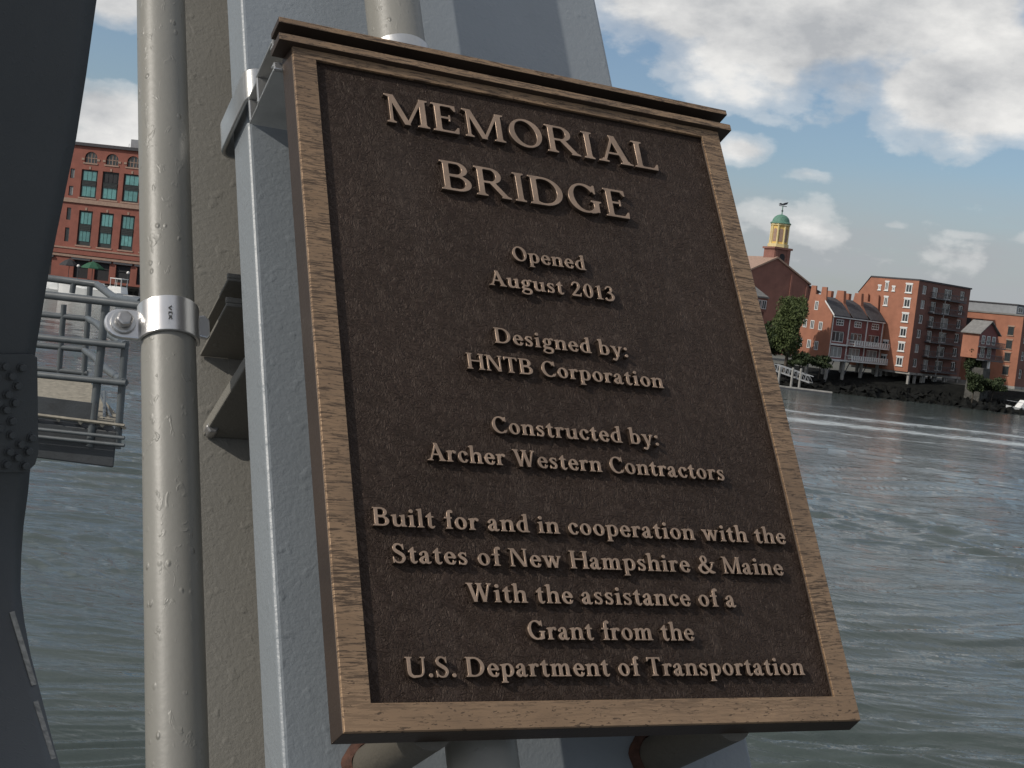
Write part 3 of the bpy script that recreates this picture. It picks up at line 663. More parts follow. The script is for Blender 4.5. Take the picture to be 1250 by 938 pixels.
# upper bracket: strut channel on the plaque's back, hooked to the flange by a bent clamp
p = Post('mounting_channel', 'galvanized strut channel behind the top of the plaque', 'strut channel', .5, 1.45, -.2)
mb = MB(); channel(mb, -.078, 1.06, 1.408, 1.492, -TH - .003, -.185, .007, .02); p.part(mb, 'channel', 'galv', bev=.0014)
mb = MB(); channel(mb, -.070, 1.05, 1.425, 1.500, -.190, -.275, .007, .02); p.part(mb, 'channel', 'galv', bev=.0014)
def hook(side, label):
    p = Post('beam_clamp', label, 'beam clamp', .5 + side * .56, 1.555, -.4, 'beam clamps holding the plaque bracket')
    mid = .493; t = .011
    path = [(.12, -.288)] + [(FL - .012 + .022 - .022 * math.cos(a) - .001, -.310 + .022 * math.sin(a)) for a in np.linspace(math.pi / 2, 0, 7)] \
         + [(FL - .014 - .017 * (1 - math.cos(0)), -.49)] + [(FL + .008 - .022 * math.cos(a), -.500 - .022 * math.sin(a)) for a in np.linspace(0, math.pi / 2, 7)] + [(FL + .10, -.522)]
    out = []
    for k, q in enumerate(path):
        a = Vector(path[max(k - 1, 0)]); b = Vector(path[min(k + 1, len(path) - 1)]); d = (b - a).normalized(); out.append((q[0] - d.y * -t, q[1] + d.x * -t))
    pr = path + out[::-1]
    if side > 0: pr = [(2 * mid - a, b) for a, b in pr][::-1]
    mb = MB(); mb.prism(pr, lambda a, b, t_: (a, t_, b), 1.515, 1.600); p.part(mb, 'bent_plate', 'galv', smooth=40, bev=.0018)
hook(-1, 'bent galvanized clamp round the post flange beside the plaque top near the free pipe')
hook(1, 'bent galvanized clamp hooked round the far flange edge behind the plaque')
# ---------------------------------------------------------------- truss member with its curved foot, and the fender platform beyond
P0 = at(60, 469, 6.5); PA = Vector((.6, .8, 0)); PN3 = Vector((.8, -.6, 0))
def on_truss(px, py, lift=0.0):
    d = pixel_dir(px, py); t = (P0 - CAM).dot(PN3) / d.dot(PN3)
    q = max(0.0, (py - 600) / 410.0); t *= 1 - .30 * q * q
    return CAM + d * t + PN3 * lift
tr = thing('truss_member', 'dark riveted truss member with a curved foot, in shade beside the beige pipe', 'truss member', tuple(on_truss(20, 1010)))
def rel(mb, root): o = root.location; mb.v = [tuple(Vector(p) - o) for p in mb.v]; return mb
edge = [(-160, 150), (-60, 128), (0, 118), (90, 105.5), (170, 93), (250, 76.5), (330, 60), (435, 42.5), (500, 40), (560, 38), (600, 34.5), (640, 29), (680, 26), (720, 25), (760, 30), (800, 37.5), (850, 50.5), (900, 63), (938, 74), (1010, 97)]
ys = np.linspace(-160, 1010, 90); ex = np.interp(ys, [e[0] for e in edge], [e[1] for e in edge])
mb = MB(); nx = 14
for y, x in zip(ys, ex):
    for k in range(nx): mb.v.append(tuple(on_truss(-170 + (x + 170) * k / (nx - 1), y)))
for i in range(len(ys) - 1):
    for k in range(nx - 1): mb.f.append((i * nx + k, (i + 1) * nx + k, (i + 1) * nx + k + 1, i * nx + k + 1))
o = rel(mb, tr).build('web', 'shaded_steel', tr, smooth=50); sm = o.modifiers.new('solid', 'SOLIDIFY'); sm.thickness = .06; sm.offset = -1 if o.data.polygons[600].normal.dot(PN3) > 0 else 1
mb = MB(); mb.prism([(-150, 432), (-150, 578), (30, 576), (40, 566), (44, 552), (42.5, 436), (36, 432)], lambda a, b, t: on_truss(a, b, t), .0, .022); g = rel(mb, tr).build('gusset_plate', 'shaded_steel', tr, bev=.003)
for bx, by in ((5, 430), (65, 435), (28, 465), (50, 500), (15, 530), (40, 560), (8, 585), (30, 625), (28, 675), (100, 685), (60, 708), (20, 735), (88, 733), (48, 755), (10, 780), (75, 785), (-25, 470), (-20, 560), (-15, 650)):
    c = on_truss(bx / 2.93, 300 + by / 2.93, .022); mb = MB(); i = 0
    for r, h in ((.024, 0.0), (.024, .004), (.019, .005), (.019, .02), (.015, .024)):
        for q in range(8): w = 2 * math.pi * q / 8; mb.v.append(tuple(c + PA * (r * math.cos(w)) + Vector((0, 0, r * math.sin(w))) + PN3 * h))
    for k in range(4):
        for q in range(8): mb.f.append((k * 8 + q, k * 8 + (q + 1) % 8, (k + 1) * 8 + (q + 1) % 8, (k + 1) * 8 + q))
    mb.f.append(tuple(32 + q for q in range(8))); rel(mb, tr).build('bolt', 'shaded_steel', tr)
M['sun_streak_tone'] = surf('painted sun streak', (.22, .21, .185), .7, 0, .4, 30, dirt=((.07, .07, .07), 25, .55, .8))  # sunlight streaks on the truss foot, laid on as pale strips
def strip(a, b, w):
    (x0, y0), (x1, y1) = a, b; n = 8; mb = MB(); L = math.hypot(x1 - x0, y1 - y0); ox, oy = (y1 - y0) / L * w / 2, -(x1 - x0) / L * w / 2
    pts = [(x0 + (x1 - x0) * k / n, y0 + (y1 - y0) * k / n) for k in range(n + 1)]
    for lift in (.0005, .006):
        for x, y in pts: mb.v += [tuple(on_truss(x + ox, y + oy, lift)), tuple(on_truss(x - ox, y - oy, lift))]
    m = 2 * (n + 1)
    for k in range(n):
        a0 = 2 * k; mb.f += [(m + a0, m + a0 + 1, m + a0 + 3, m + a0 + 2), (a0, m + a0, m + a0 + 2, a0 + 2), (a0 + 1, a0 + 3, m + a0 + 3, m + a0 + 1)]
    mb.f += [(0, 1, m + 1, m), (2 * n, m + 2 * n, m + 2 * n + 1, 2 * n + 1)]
    rel(mb, tr).build('sun_streak', 'sun_streak_tone', tr)
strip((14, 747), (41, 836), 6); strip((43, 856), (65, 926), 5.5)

M['rail'] = surf('grey railing paint', (.085, .095, .10), .45, 0, .2, 6, .2, 60, .004)
M['grating'] = surf('worn steel grating', (.22, .20, .16), .6, 0, .25, 12)
M['fascia'] = surf('dark fender platform steel', (.032, .036, .040), .6, 0, .3, 3, .3, 30, .01, dirt=((.02, .02, .02), 2.0, .58, .7))
DN, DF = 17.9, 23.2
fp = thing('fender_platform', 'grey steel access platform with pipe railings over the river', 'platform', tuple(at(110, 560, DN)))
def rtube(name, pts, r, n=8, mat='rail'): mb = MB(); mb.tube([tuple(q) for q in pts], r, n); return rel(mb, fp).build(name, mat, fp, smooth=50)
A = [at(-60, 498, DN), at(152, 520, DN - .2), at(108, 470, DF), at(-60, 452, DF)]
ztop = A[1].z
mb = MB(); P = [Vector((q.x, q.y, ztop)) for q in A]; mb.hexa([tuple(q - Vector((0, 0, .04))) for q in P] + [tuple(q) for q in P])
# bar grating: slats across the deck
mb = MB()
for k in range(34):
    t = k / 33; a = P[0].lerp(P[3], t); b = P[1].lerp(P[2], t); mb.tube([tuple(a), tuple(b)], .022, 4)
for k in range(9):
    t = k / 8; a = P[0].lerp(P[1], t); b = P[3].lerp(P[2], t); mb.tube([tuple(a - Vector((0, 0, .03))), tuple(b - Vector((0, 0, .03)))], .03, 4)
rel(mb, fp).build('deck_grating', 'grating', fp)
mb = MB(); q = [at(-60, 505, DN + .05), at(143, 527, DN - .15), at(104, 480, DF), at(-60, 462, DF)]; zb = at(110, 566, DN).z
mb.hexa([(a.x, a.y, zb) for a in q] + [(a.x, a.y, ztop - .09) for a in q]); rel(mb, fp).build('box_girder', 'fascia', fp, bev=.02)
mb = MB(); q0, q1 = at(-60, 500, DN - .02), at(116, 518, DN - .15); mb.hexa([(q0.x, q0.y, ztop - .05), (q1.x, q1.y, ztop - .05), (q1.x, q1.y + .03, ztop - .05), (q0.x, q0.y + .03, ztop - .05), (q0.x, q0.y, ztop + .24), (q1.x, q1.y, ztop + .24), (q1.x, q1.y + .03, ztop + .24), (q0.x, q0.y + .03, ztop + .24)]); rel(mb, fp).build('kick_plate', 'fascia', fp)
for (a, b) in (((-60, 522), (152, 544)), ((-60, 513), (152, 535))):
    pa, pb = at(a[0], a[1], DN - .06), at(b[0], b[1], DN - .26); rtube('toe_rail', [pa, pb], .025)
for lv in ((401, 422.5), (447, 468)):
    rtube('front_rail', [at(-60, lv[0], DN), at(154, lv[1], DN - .2)], .045)
rtube('top_rail', [at(-60, 349, DN), at(40, 358.5, DN), at(130, 368.5, DN - .2), at(205, 377, DN - .3)], .055, 10)
rtube('upper_rail', [at(-60, 328, DF), at(52, 339, DF), at(118, 347.5, DF), at(140, 364, DF - 2), at(172, 369, DF - 3)], .062, 10)
for (a, b, r) in (((130, 367), (110, 545), .055), ((153, 416), (143, 548), .05), ((36, 405), (24, 540), .05)):
    rtube('post', [at(a[0], a[1], DN - .1), at(b[0], b[1], DN - .1)], r)
for lv in ((373, 389.5), (411, 427.5), (440, 456)):
    rtube('back_rail', [at(-60, lv[0], DF), at(107, lv[1], DF)], .05)
for (a, b) in (((78, 372), (72, 455)), ((110, 350), (102, 462)), ((90, 345), (88, 358))):
    rtube('post', [at(a[0], a[1], DF), at(b[0], b[1], DF)], .05)
for (a, b) in (((107, 389), (153, 421)), ((103, 428), (152, 467))):
    pa, pb = at(a[0], a[1], DF), at(b[0], b[1], DN - .2)
    rtube('side_rail', [pa, pa.lerp(pb, .3) + Vector((0, 0, .02)), pa.lerp(pb, .6) - Vector((0, 0, .02)), pb], .055)
for (a, b) in (((121, 480), (138, 515)), ((128, 478), (127, 512))): rtube('brace', [at(a[0], a[1], DN + 2), at(b[0], b[1], DN + .3)], .02)
rtube('cross_beam', [at(-70, 548, DN + 1.5), at(104, 548, DN + 1.5)], .12)
for px in ():
    t = at(px, 560, 20.5); mb = MB(); mb.tube([(t.x, t.y, zb + .05), (t.x, t.y, -3)], .25, 14); rel(mb, fp).build('pile', 'fascia', fp, smooth=50)

# ---------------------------------------------------------------- river
def waves(x, y):
    """height of a wind-ruffled tidal river (sums of many small waves plus swirls of the current)"""
    h = np.zeros_like(x); r = np.random.default_rng(5)
    warp = np.zeros_like(x); warp2 = np.zeros_like(x)
    for _ in range(10):
        L = r.uniform(9, 40); a = r.uniform(0, 2 * math.pi); k = 2 * math.pi / L; p = r.uniform(0, 6.28)
        warp += L * .035 * np.sin(k * (x * math.cos(a) + y * math.sin(a)) + p); warp2 += np.sin(k * (x * math.cos(a + 1.3) + y * math.sin(a + 1.3)) + p * 2.1) / 3
    xx_, yy_ = x + warp, y + warp * .8
    d = np.hypot(x, y)
    for L, amp, n in ((12.0, .17, 6), (5.5, .17, 7), (2.8, .150, 8), (1.5, .078, 9), (.75, .022, 10)):
        e = np.zeros_like(x)
        for _ in range(n):
            l = L * r.uniform(.75, 1.35); a = math.radians(-82) + r.normal(0, .24); k = 2 * math.pi / l; p = r.uniform(0, 6.28)
            ph = k * (xx_ * math.cos(a) + yy_ * math.sin(a)) + p; s = np.sin(ph); e += .75 * s + 1.5 * (1 - np.abs(np.sin(ph / 2 + .8))) ** 2.2 - .35
        lim = math.sqrt(L / 4.5 / 5.3e-5); fade = np.clip((lim * .98 - d) / (lim * .5), 0, 1)
        h += amp * e / math.sqrt(n) * fade * (1 + .55 * np.clip(warp2, -1, 1))
    return h
az = np.concatenate([np.radians(np.linspace(-80, -26, 60)), np.radians(np.linspace(-25.8, 25.8, 430)), np.radians(np.linspace(26, 80, 60))])
dep = np.concatenate([np.linspace(1 / 4.5, 1 / 14.2, 40), np.linspace(1 / 14.0, 1 / 360.0, 1250)]); rad = np.concatenate([1 / dep, [600, 1500, 5000, 14000]])
RR, AA = np.meshgrid(rad, az, indexing='ij'); X, Y = RR * np.sin(AA), RR * np.cos(AA) ; Z = waves(X, Y); Z[-4:] = 0
nr, na = RR.shape; me = bpy.data.meshes.new('river_water'); me.vertices.add(nr * na); me.vertices.foreach_set('co', np.stack([X, Y, Z], -1).astype(np.float32).ravel())
idx = np.arange(nr * na).reshape(nr, na); F4 = np.stack([idx[:-1, :-1], idx[:-1, 1:], idx[1:, 1:], idx[1:, :-1]], -1).reshape(-1, 4)[:, ::-1]
me.loops.add(F4.size); me.polygons.add(len(F4)); me.loops.foreach_set('vertex_index', F4.ravel().astype(np.int32)); me.polygons.foreach_set('loop_start', np.arange(0, F4.size, 4, dtype=np.int32)); me.polygons.foreach_set('loop_total', np.full(len(F4), 4, np.int32))
me.update(calc_edges=True); me.validate(); me.polygons.foreach_set('use_smooth', [True] * len(me.polygons))
def water_mat():
    m, T, b = principled('tidal river water'); g = T.n('ShaderNodeTexCoord').outputs['Object']; sp = T.n('ShaderNodeSeparateXYZ'); T.t.links.new(g, sp.inputs[0]); x, y, z = sp.outputs
    n1 = T.noise(T.mapping(g, (.05, .12, 0)), 1.0, 5, .6); c = T.mix(T.ramp(n1, [(.3, 0.0), (.7, 1.0)]), (.047, .061, .057), (.070, .085, .079))
    # boat wake: bands of foam crossing the far water
    wob = T.math('MULTIPLY', T.math('SUBTRACT', T.noise(T.mapping(g, (.06, .06, 0)), 1.0, 3), .5), 9.0)
    foam = None
    for (y0, sl, wd, st) in WAKES:
        u = T.math('DIVIDE', T.math('ADD', T.math('SUBTRACT', T.math('SUBTRACT', y, y0), T.math('MULTIPLY', x, sl)), wob), wd)
        f = T.math('MULTIPLY', T.math('SUBTRACT', 1.0, T.math('ABSOLUTE', u), clamp=True), st); foam = f if foam is None else T.math('MAXIMUM', foam, f)
    xm = T.ramp(T.math('DIVIDE', T.math('ADD', x, 60.0), 140.0, clamp=True), [(.50, 0.12), (.60, 1.0)])
    foam = T.math('MULTIPLY', foam, xm)
    br = T.noise(T.mapping(g, (.35, 1.1, 0)), 1.0, 5, .7); cap = T.ramp(T.noise(T.mapping(g, (.16, .55, 0)), 1.0, 6, .72), [(.64, 0.0), (.72, .5)])
    far = T.ramp(T.math('DIVIDE', y, 260.0, clamp=True), [(.42, 0.0), (.62, 1.0)])
    fm = T.math('MAXIMUM', T.ramp(T.math('ADD', foam, T.math('MULTIPLY', T.math('SUBTRACT', br, .5), 2.4)), [(.38, 0.0), (.9, .75)]), T.math('MULTIPLY', cap, far))
    c = T.mix(fm, c, (.52, .56, .56))
    T.put(b, 'Base__Color', c); T.put(b, 'Roughness', T.math('ADD', .05, T.math('MULTIPLY', fm, .5))); b.inputs['IOR'].default_value = 1.33
    dist = T.math('DIVIDE', 30.0, T.math('MAXIMUM', T.math('SQRT', T.math('ADD', T.math('MULTIPLY', x, x), T.math('MULTIPLY', y, y))), 10.0))
    w1 = T.noise(T.mapping(g, (.9, 2.6, 0), rot=(0, 0, .14)), 1.0, 5, .62, .8); w2 = T.noise(T.mapping(g, (.16, .55, 0), rot=(0, 0, .1)), 1.0, 4, .6, .6)
    h = T.math('ADD', T.math('MULTIPLY', w1, .30), T.math('MULTIPLY', w2, 1.1))
    nd = T.n('ShaderNodeBump', Height=h, Strength=.5, Distance=.30); T.t.links.new(nd.outputs[0], b.inputs['Normal'])
    return m
WAKES = ((148, .05, 8.0, .9), (164, .02, 7.0, .8), (188, -.03, 8.0, .45), (134, .07, 5.0, .55))
M['water'] = water_mat(); me.materials.append(M['water'])
tag(bpy.data.objects.new('river_water', me), kind='structure'); COL.objects.link(bpy.data.objects['river_water'])

# ---------------------------------------------------------------- far shore: quay on the left, rocky bank on the right, town ground behind
M['bank'] = surf('dark weedy shore rock', (.009, .0095, .0085), .9, 0, .5, .8, 1.0, 1.2, .4, spec=.1, dirt=((.026, .025, .022), .5, .62, .6))
M['ground'] = surf('town ground', (.10, .10, .085), .9, 0, .3, .1)
sh_az = [-80, -22, -9, 2, 10.5, 12, 14, 17, 19.5, 23, 80]; sh_d = [300, 298, 298, 268, 236, 236, 238, 243, 243, 246, 260]
azs = np.radians(np.concatenate([np.linspace(-80, -24, 30), np.linspace(-23.7, 8, 60), np.linspace(8.1, 24, 260), np.linspace(24.5, 80, 30)]))
prof = [(-4, -1.5), (-.5, -.3), (1, .3), (2.5, .6), (4.5, .7), (7, .8), (10, .9), (13, 1.1), (17, 1.8), (26, 3.2), (400, 9), (3000, 12)]
V = []
for a in azs:
    d0 = np.interp(math.degrees(a), sh_az, sh_d) / math.cos(a) * math.cos(min(abs(a), .6)); quay = math.degrees(a) < 3
    for k, (e, z) in enumerate(prof):
        if quay: e = [-4, -.6, -.5, -.45, -.4, -.35, -.3, 0, 14, 60, 400, 3000][k]; z = [-1.5, -1.5, -.5, .3, 1.0, 1.6, 2.2, 2.75, 2.75, 2.8, 6, 12][k]
        r = d0 + e; x, y = r * math.sin(a), r * math.cos(a)
        if not quay and k < 8: j = .55 if k > 0 else 0; x += rng.normal(0, j); y += rng.normal(0, j); z += rng.normal(0, j * .65)
        V.append((x, y, z))
m_ = len(prof); mb = MB(); mb.v = V
mb.f = [(i * m_ + k, (i + 1) * m_ + k, (i + 1) * m_ + k + 1, i * m_ + k + 1) for i in range(len(azs) - 1) for k in range(m_ - 1)]
shore = tag(mb.build('far_shore_ground', 'bank'), kind='structure'); shore.data.materials.append(M['ground'])
for f in shore.data.polygons:
    if f.index % (m_ - 1) >= 9: f.material_index = 1
# ---------------------------------------------------------------- building kit
def brick(name, a, b, rough=.85): return surf(name, a, rough, 0, .16, .5, dirt=(b, .35, .60, .55))
M['brick'] = brick('orange red brick', (.30, .125, .075), (.22, .09, .06)); M['brick_dull_shaded'] = brick('dull and shaded red brick', (.155, .072, .056), (.11, .055, .045))  # the dull brick also serves front walls with shade put into the colour
M['brick_church'] = brick('old red church brick', (.21, .095, .072), (.15, .075, .06)); M['brick_harbour'] = brick('harbour red brick', (.235, .080, .056), (.185, .068, .048))
M['white'] = surf('white window paint', (.62, .62, .60), .5, 0, .06, 2); M['stone'] = surf('tan stone trim', (.30, .20, .15), .8, 0, .15, 2)
M['slate'] = surf('dark roof shingles', (.052, .050, .054), .8, 0, .3, 2.0); M['grey_roof'] = surf('weathered grey roof', (.17, .165, .155), .8, 0, .2, 1.5)
M['cladding'] = surf('grey cladding', (.22, .23, .24), .7, 0, .1, 1); M['timber_red'] = surf('red brown clapboard', (.17, .052, .046), .7, 0, .15, 1.5)
M['concrete'] = surf('weathered concrete', (.27, .26, .24), .85, 0, .2, 1, dirt=((.10, .10, .09), .6, .55, .7)); M['pier_stone'] = surf('stained granite pier', (.075, .072, .064), .9, 0, .35, 1.2, .6, 2, .2, dirt=((.025, .026, .022), .8, .5, .8))
M['dark_metal'] = surf('dark balcony metal', (.05, .052, .058), .5, 0, .2, 2); M['yellow'] = surf('yellow church paint', (.62, .42, .12), .6, 0, .1, 1.5); M['cream'] = surf('cream church paint', (.64, .52, .26), .6, 0, .08, 1.5)
M['copper'] = surf('green copper', (.09, .20, .145), .7, 0, .25, 2); M['dark_open'] = surf('dark louvre opening', (.02, .02, .022), .8, 0, .2, 2); M['dark_frame'] = surf('dark window frame', (.025, .03, .028), .5, 0, .2, 2)
def glass(name, col, rough=.08):
    m, T, b = principled(name); g = T.n('ShaderNodeTexCoord').outputs['Object']
    o = T.n('ShaderNodeObjectInfo').outputs['Random']
    c = T.mix(T.math('MULTIPLY', T.noise(g, 1.3, 2), .9), [x * .5 for x in col], [x * 1.5 for x in col]); T.put(b, 'Base__Color', T.mix(T.math('MULTIPLY', o, .6), c, [x * .35 for x in col]))
    b.inputs['Roughness'].default_value = rough; b.inputs['Specular IOR Level'].default_value = .8; bump(T, b, T.noise(g, .9, 2), .12, .1); return m
M['glass'] = glass('window glass', (.05, .06, .065)); M['teal'] = glass('teal window glass', (.13, .33, .32), .12); M['pale_glass'] = glass('curtained glass', (.30, .30, .29), .3)
cache = {}
def frame_mesh(w, h, t, d, mat, bars=(), hbars=()):
    key = ('f', w, h, t, d, mat, bars, hbars)
    if key not in cache:
        mb = MB(); mb.box(-w / 2, -d, 0, -w / 2 + t, .02, h); mb.box(w / 2 - t, -d, 0, w / 2, .02, h); mb.box(-w / 2 + t, -d, 0, w / 2 - t, .02, t); mb.box(-w / 2 + t, -d, h - t, w / 2 - t, .02, h)
        for b in bars: mb.box(-w / 2 + w * b - t * .35, -d * .8, t, -w / 2 + w * b + t * .35, .02, h - t)
        for b in hbars: mb.box(-w / 2 + t, -d * .75, h * b - t * .35, w / 2 - t, .015, h * b + t * .35)
        cache[key] = mb.mesh('window', mat)
    return cache[key]
def pane_mesh(w, h, t, mat):
    key = ('p', w, h, t, mat)
    if key not in cache: mb = MB(); mb.box(-w / 2 + t, -.012, t, w / 2 - t, .015, h - t); cache[key] = mb.mesh('pane', mat)
    return cache[key]
class Bld:
    def __init__(s, name, label, cat, loc, deg, group=None):
        s.root = thing(name, label, cat, tuple(loc), math.radians(deg), group); s.holes = {}
    def part(s, mb, name, mat, parent=None, **k): return mb.build(name, mat, parent or s.root, **k)
    def window(s, x, z, w, h, side='front', dep=0.0, back=.0, t=.1, d=.06, mat='white', gl='glass', bars=(.5,), hbars=(), sill=None, name='window'):
        """front: x runs along the front, wall at y = dep; side: x runs back to front along the left wall at x = dep"""
        loc, rz = ((x, dep + back, z), 0.0) if side == 'front' else ((dep + back, x, z), -math.pi / 2)
        f = add_copy(frame_mesh(w, h, t, d, mat, bars, hbars), name, s.root, loc, rz); add_copy(pane_mesh(w, h, t * .9, gl), 'pane', f, (0, 0, 0))
        if sill:
            key = ('s', w, sill)
            if key not in cache: mb = MB(); mb.box(-w / 2 - .12, -.16, -.16, w / 2 + .12, .02, -.002); cache[key] = mb.mesh('sill', sill)
            if key + (0,) not in cache: mb = MB(); mb.box(-w / 2 - .12, -.1, 0, w / 2 + .12, .02, .26); cache[key + (0,)] = mb.mesh('lintel', sill)
            add_copy(cache[key], 'sill', f, (0, 0, 0)); add_copy(cache[key + (0,)], 'lintel', f, (0, 0, h + .002))
        return f
def wall_holes(mb, W, z0, z1, holes, y=0.0, dep=.3, x0=0.0):
    """a front wall sheet with real openings and their reveals"""
    xs = sorted({x0, W} | {q for h in holes for q in (h[0], h[2])}); zs = sorted({z0, z1} | {q for h in holes for q in (h[1], h[3])})
    for a, b in zip(xs, xs[1:]):
        for c, d in zip(zs, zs[1:]):
            mx, mz = (a + b) / 2, (c + d) / 2
            if not any(h[0] < mx < h[2] and h[1] < mz < h[3] for h in holes): mb.quad((a, y, c), (b, y, c), (b, y, d), (a, y, d))
    for h in holes:
        a, c, b, d = h
        mb.quad((a, y, c), (a, y, d), (a, y + dep, d), (a, y + dep, c)); mb.quad((b, y, c), (b, y + dep, c), (b, y + dep, d), (b, y, d))
        mb.quad((a, y, c), (a, y + dep, c), (b, y + dep, c), (b, y, c)); mb.quad((a, y, d), (b, y, d), (b, y + dep, d), (a, y + dep, d))
TH_ = 42.0
def railing(b, x0, x1, y0, y1, z, h, mat, n, slab=.2, name='balcony', solid=False):
    mb = MB(); mb.box(x0, y0, z - slab, x1, y1, z); o = b.part(mb, name, 'white' if mat == 'white' else 'dark_metal')
    mb = MB(); mb.box(x0, y0, z + h - .09, x1, y0 + .09, z + h); mb.box(x0, y0 + .02, z + .1, x1, y0 + .07, z + .17)
    for e in (x0, x1 - .07): mb.box(e, y0 + .0902, z + h - .09, e + .07, y1, z + h)
    for k in range(n + 1):
        x = x0 + (x1 - x0 - .06) * k / n; mb.box(x, y0 + .0202, z + .1702 if 0 < k < n else z + .002, x + (.06 if not solid else (x1 - x0) / n * .62), y0 + .0698, z + h - .0902)
    for e in (x0 + .01, x1 - .06):
        for k in range(1, 5): yk = y0 + .1 + (y1 - y0 - .1) * k / 5; mb.box(e, yk, z + .002, e + .05, yk + .05, z + h - .0902)
    b.part(mb, 'railing', mat, o); return o

# ---------------------------------------------------------------- row house with chimneys, on stilts
o = at(1009.4, 437.5, 244); b = Bld('row_house', 'three unit red row house with brick chimneys and white balconies on stilts', 'row house', o, TH_)
RW, RD, RHt = 16.6, 7.6, 7.9; U = RW / 3
gab = [(0, -.1), (0, 7.7), (1.7, 9.7), (1.9, 12.5), (2.9, 12.5), (3.0, 11.1), (4.1, 11.1), (4.2, 12.6), (5.2, 12.6), (5.4, 10.0), (7.6, 6.2), (7.6, -.1)]
mb = MB(); mb.prism(gab, lambda p, q, t: (t, p, q), 0.0, .35); b.part(mb, 'gable_wall', 'brick')
mb = MB(); mb.prism(gab, lambda p, q, t: (t, p, q), RW - .35, RW); b.part(mb, 'gable_wall', 'brick')
for k in (1, 2):
    x = U * k - .3; mb = MB(); mb.prism([(.1, 7.6), (1.7, 10.1), (1.9, 12.3), (3.3, 12.3), (3.5, 11.0), (7.4, 7.0), (7.4, 5.0), (.5, 5.0)], lambda p, q, t: (t, p, q), x, x + .75); b.part(mb, 'chimney', 'brick')
    mb = MB(); mb.box(x + .05, 4.6, 8.0, x + .85, 5.7, 12.1); b.part(mb, 'chimney', 'brick')
roof = [(-.35, 7.55), (-.35, 7.75), (1.9, 10.1), (3.6, 10.9), (7.6, 6.6), (7.6, 6.3), (3.6, 10.55), (2.0, 9.8)]
for k in range(3):
    x0, x1 = (.352, U - .31) if k == 0 else (U * k + .46, U * (k + 1) - .31) if k == 1 else (U * 2 + .46, RW - .352)
    mb = MB(); mb.prism(roof, lambda p, q, t: (t, p, q), x0, x1); b.part(mb, 'roof', 'slate')
holes = []
for k in range(3):
    c = U * (k + .5); holes += [(c - 1.15, 6.0, c + 1.15, 7.1), (c - 1.8, 3.05, c + 1.8, 4.95), (c - 1.8, .25, c + 1.8, 2.2)]
mb = MB(); wall_holes(mb, RW - .352, -.05, 7.7, holes, .12, .35, .352); mb.quad((.352, 7.4, -.05), (RW - .352, 7.4, -.05), (RW - .352, 7.4, 7), (.352, 7.4, 7)); mb.box(.36, .5, -.06, RW - .36, 7.3, .04); b.part(mb, 'clapboard_wall', 'timber_red')
for k in range(3):
    c = U * (k + .5)
    b.window(c, 6.0, 2.3, 1.1, dep=.2, t=.14, bars=(.33, .66), hbars=(.5,)); b.window(c, 3.05, 3.6, 1.9, dep=.34, t=.14, bars=(.33, .66)); b.window(c, .25, 3.6, 1.95, dep=.34, t=.14, bars=(.33, .66), gl='pale_glass')
for k in range(4):
    x = [.38, U - .1, 2 * U - .1, RW - .6][k]; mb = MB(); mb.box(x, .0, .0, x + .22, .117, 7.6); b.part(mb, 'corner_board', 'white')
mb = MB(); mb.box(.36, -.34, 7.36, RW - .36, .117, 7.54); b.part(mb, 'eave_board', 'white')
mb = MB(); mb.prism([(-.42, 7.5), (-.42, 7.85), (1.9, 10.25), (1.9, 9.95)], lambda p, q, t: (t, p, q), -.06, -.002); b.part(mb, 'verge_board', 'white')
mb = MB(); mb.box(.3, -.25, 2.45, U, .117, 2.75); b.part(mb, 'band', 'white'); mb = MB(); mb.box(.3, -.25, -.3, U, .117, -.02); b.part(mb, 'band', 'white')
railing(b, U + .05, RW + .8, -1.5, .115, 2.75, .95, 'white', 16, solid=True); railing(b, U - .2, RW + .6, -1.5, .115, -.02, .95, 'white', 17, solid=True)
for t, z, w, h in ((3.6, 8.3, .75, 1.6), (5.6, 5.0, .8, 1.5), (4.0, 4.9, .8, 1.5), (2.2, 4.8, .8, 1.5), (6.2, 1.6, .9, 1.5), (4.2, 1.4, .8, 1.5), (2.6, 1.2, .8, 1.6)): b.window(t, z, w, h, 'side', dep=-.004, t=.12, sill=None)
for x in (.6, U, 2 * U, RW - .4):
    for y in (.2, 4.5):
        mb = MB(); mb.box(x - .22, y - .22, -o.z - .5, x + .22, y + .22, -.31); b.part(mb, 'stilt', 'concrete')
    mb = MB(); mb.tube([(x, .3, -3.6), (x + 2.0, .3, -.4)], .09, 6); b.part(mb, 'brace', 'dark_metal')

# ---------------------------------------------------------------- apartment block on stilts
o = at(1108, 454.5, 251); b = Bld('apartment_block', 'six storey brick apartment block with dark balconies standing on concrete stilts', 'apartment block', o, TH_)
W, D, H = 17.8, 12.6, 16.7; fl = 2.68
rows = [1.0 + fl * k for k in range(6)]; holes = []; wins = []
for z in rows:
    for x, w, h, dz in ((2.1, 1.5, 1.6, 0), (5.7, 1.9, 1.95, -.35), (10.2, 2.8, 1.95, -.35), (15.2, 1.7, 1.7, 0)): holes.append((x - w / 2, z + dz, x + w / 2, z + dz + h)); wins.append((x, z + dz, w, h))
mb = MB(); wall_holes(mb, W, 0, H, holes, 0, .3)
back = [(0, 0), (0, H), (10.2, H), (D, 13.6), (D, 0)]
mb.quad(*[(W, p, q) for p, q in back]); mb.quad((0, D, 0), (W, D, 0), (W, D, 13.6), (0, D, 13.6)); mb.quad((0, 0, 0), (0, D, 0), (W, D, 0), (W, 0, 0)); b.part(mb, 'front_wall', 'brick_dull_shaded')  # front brick is a darker copy of the side brick, shade painted in
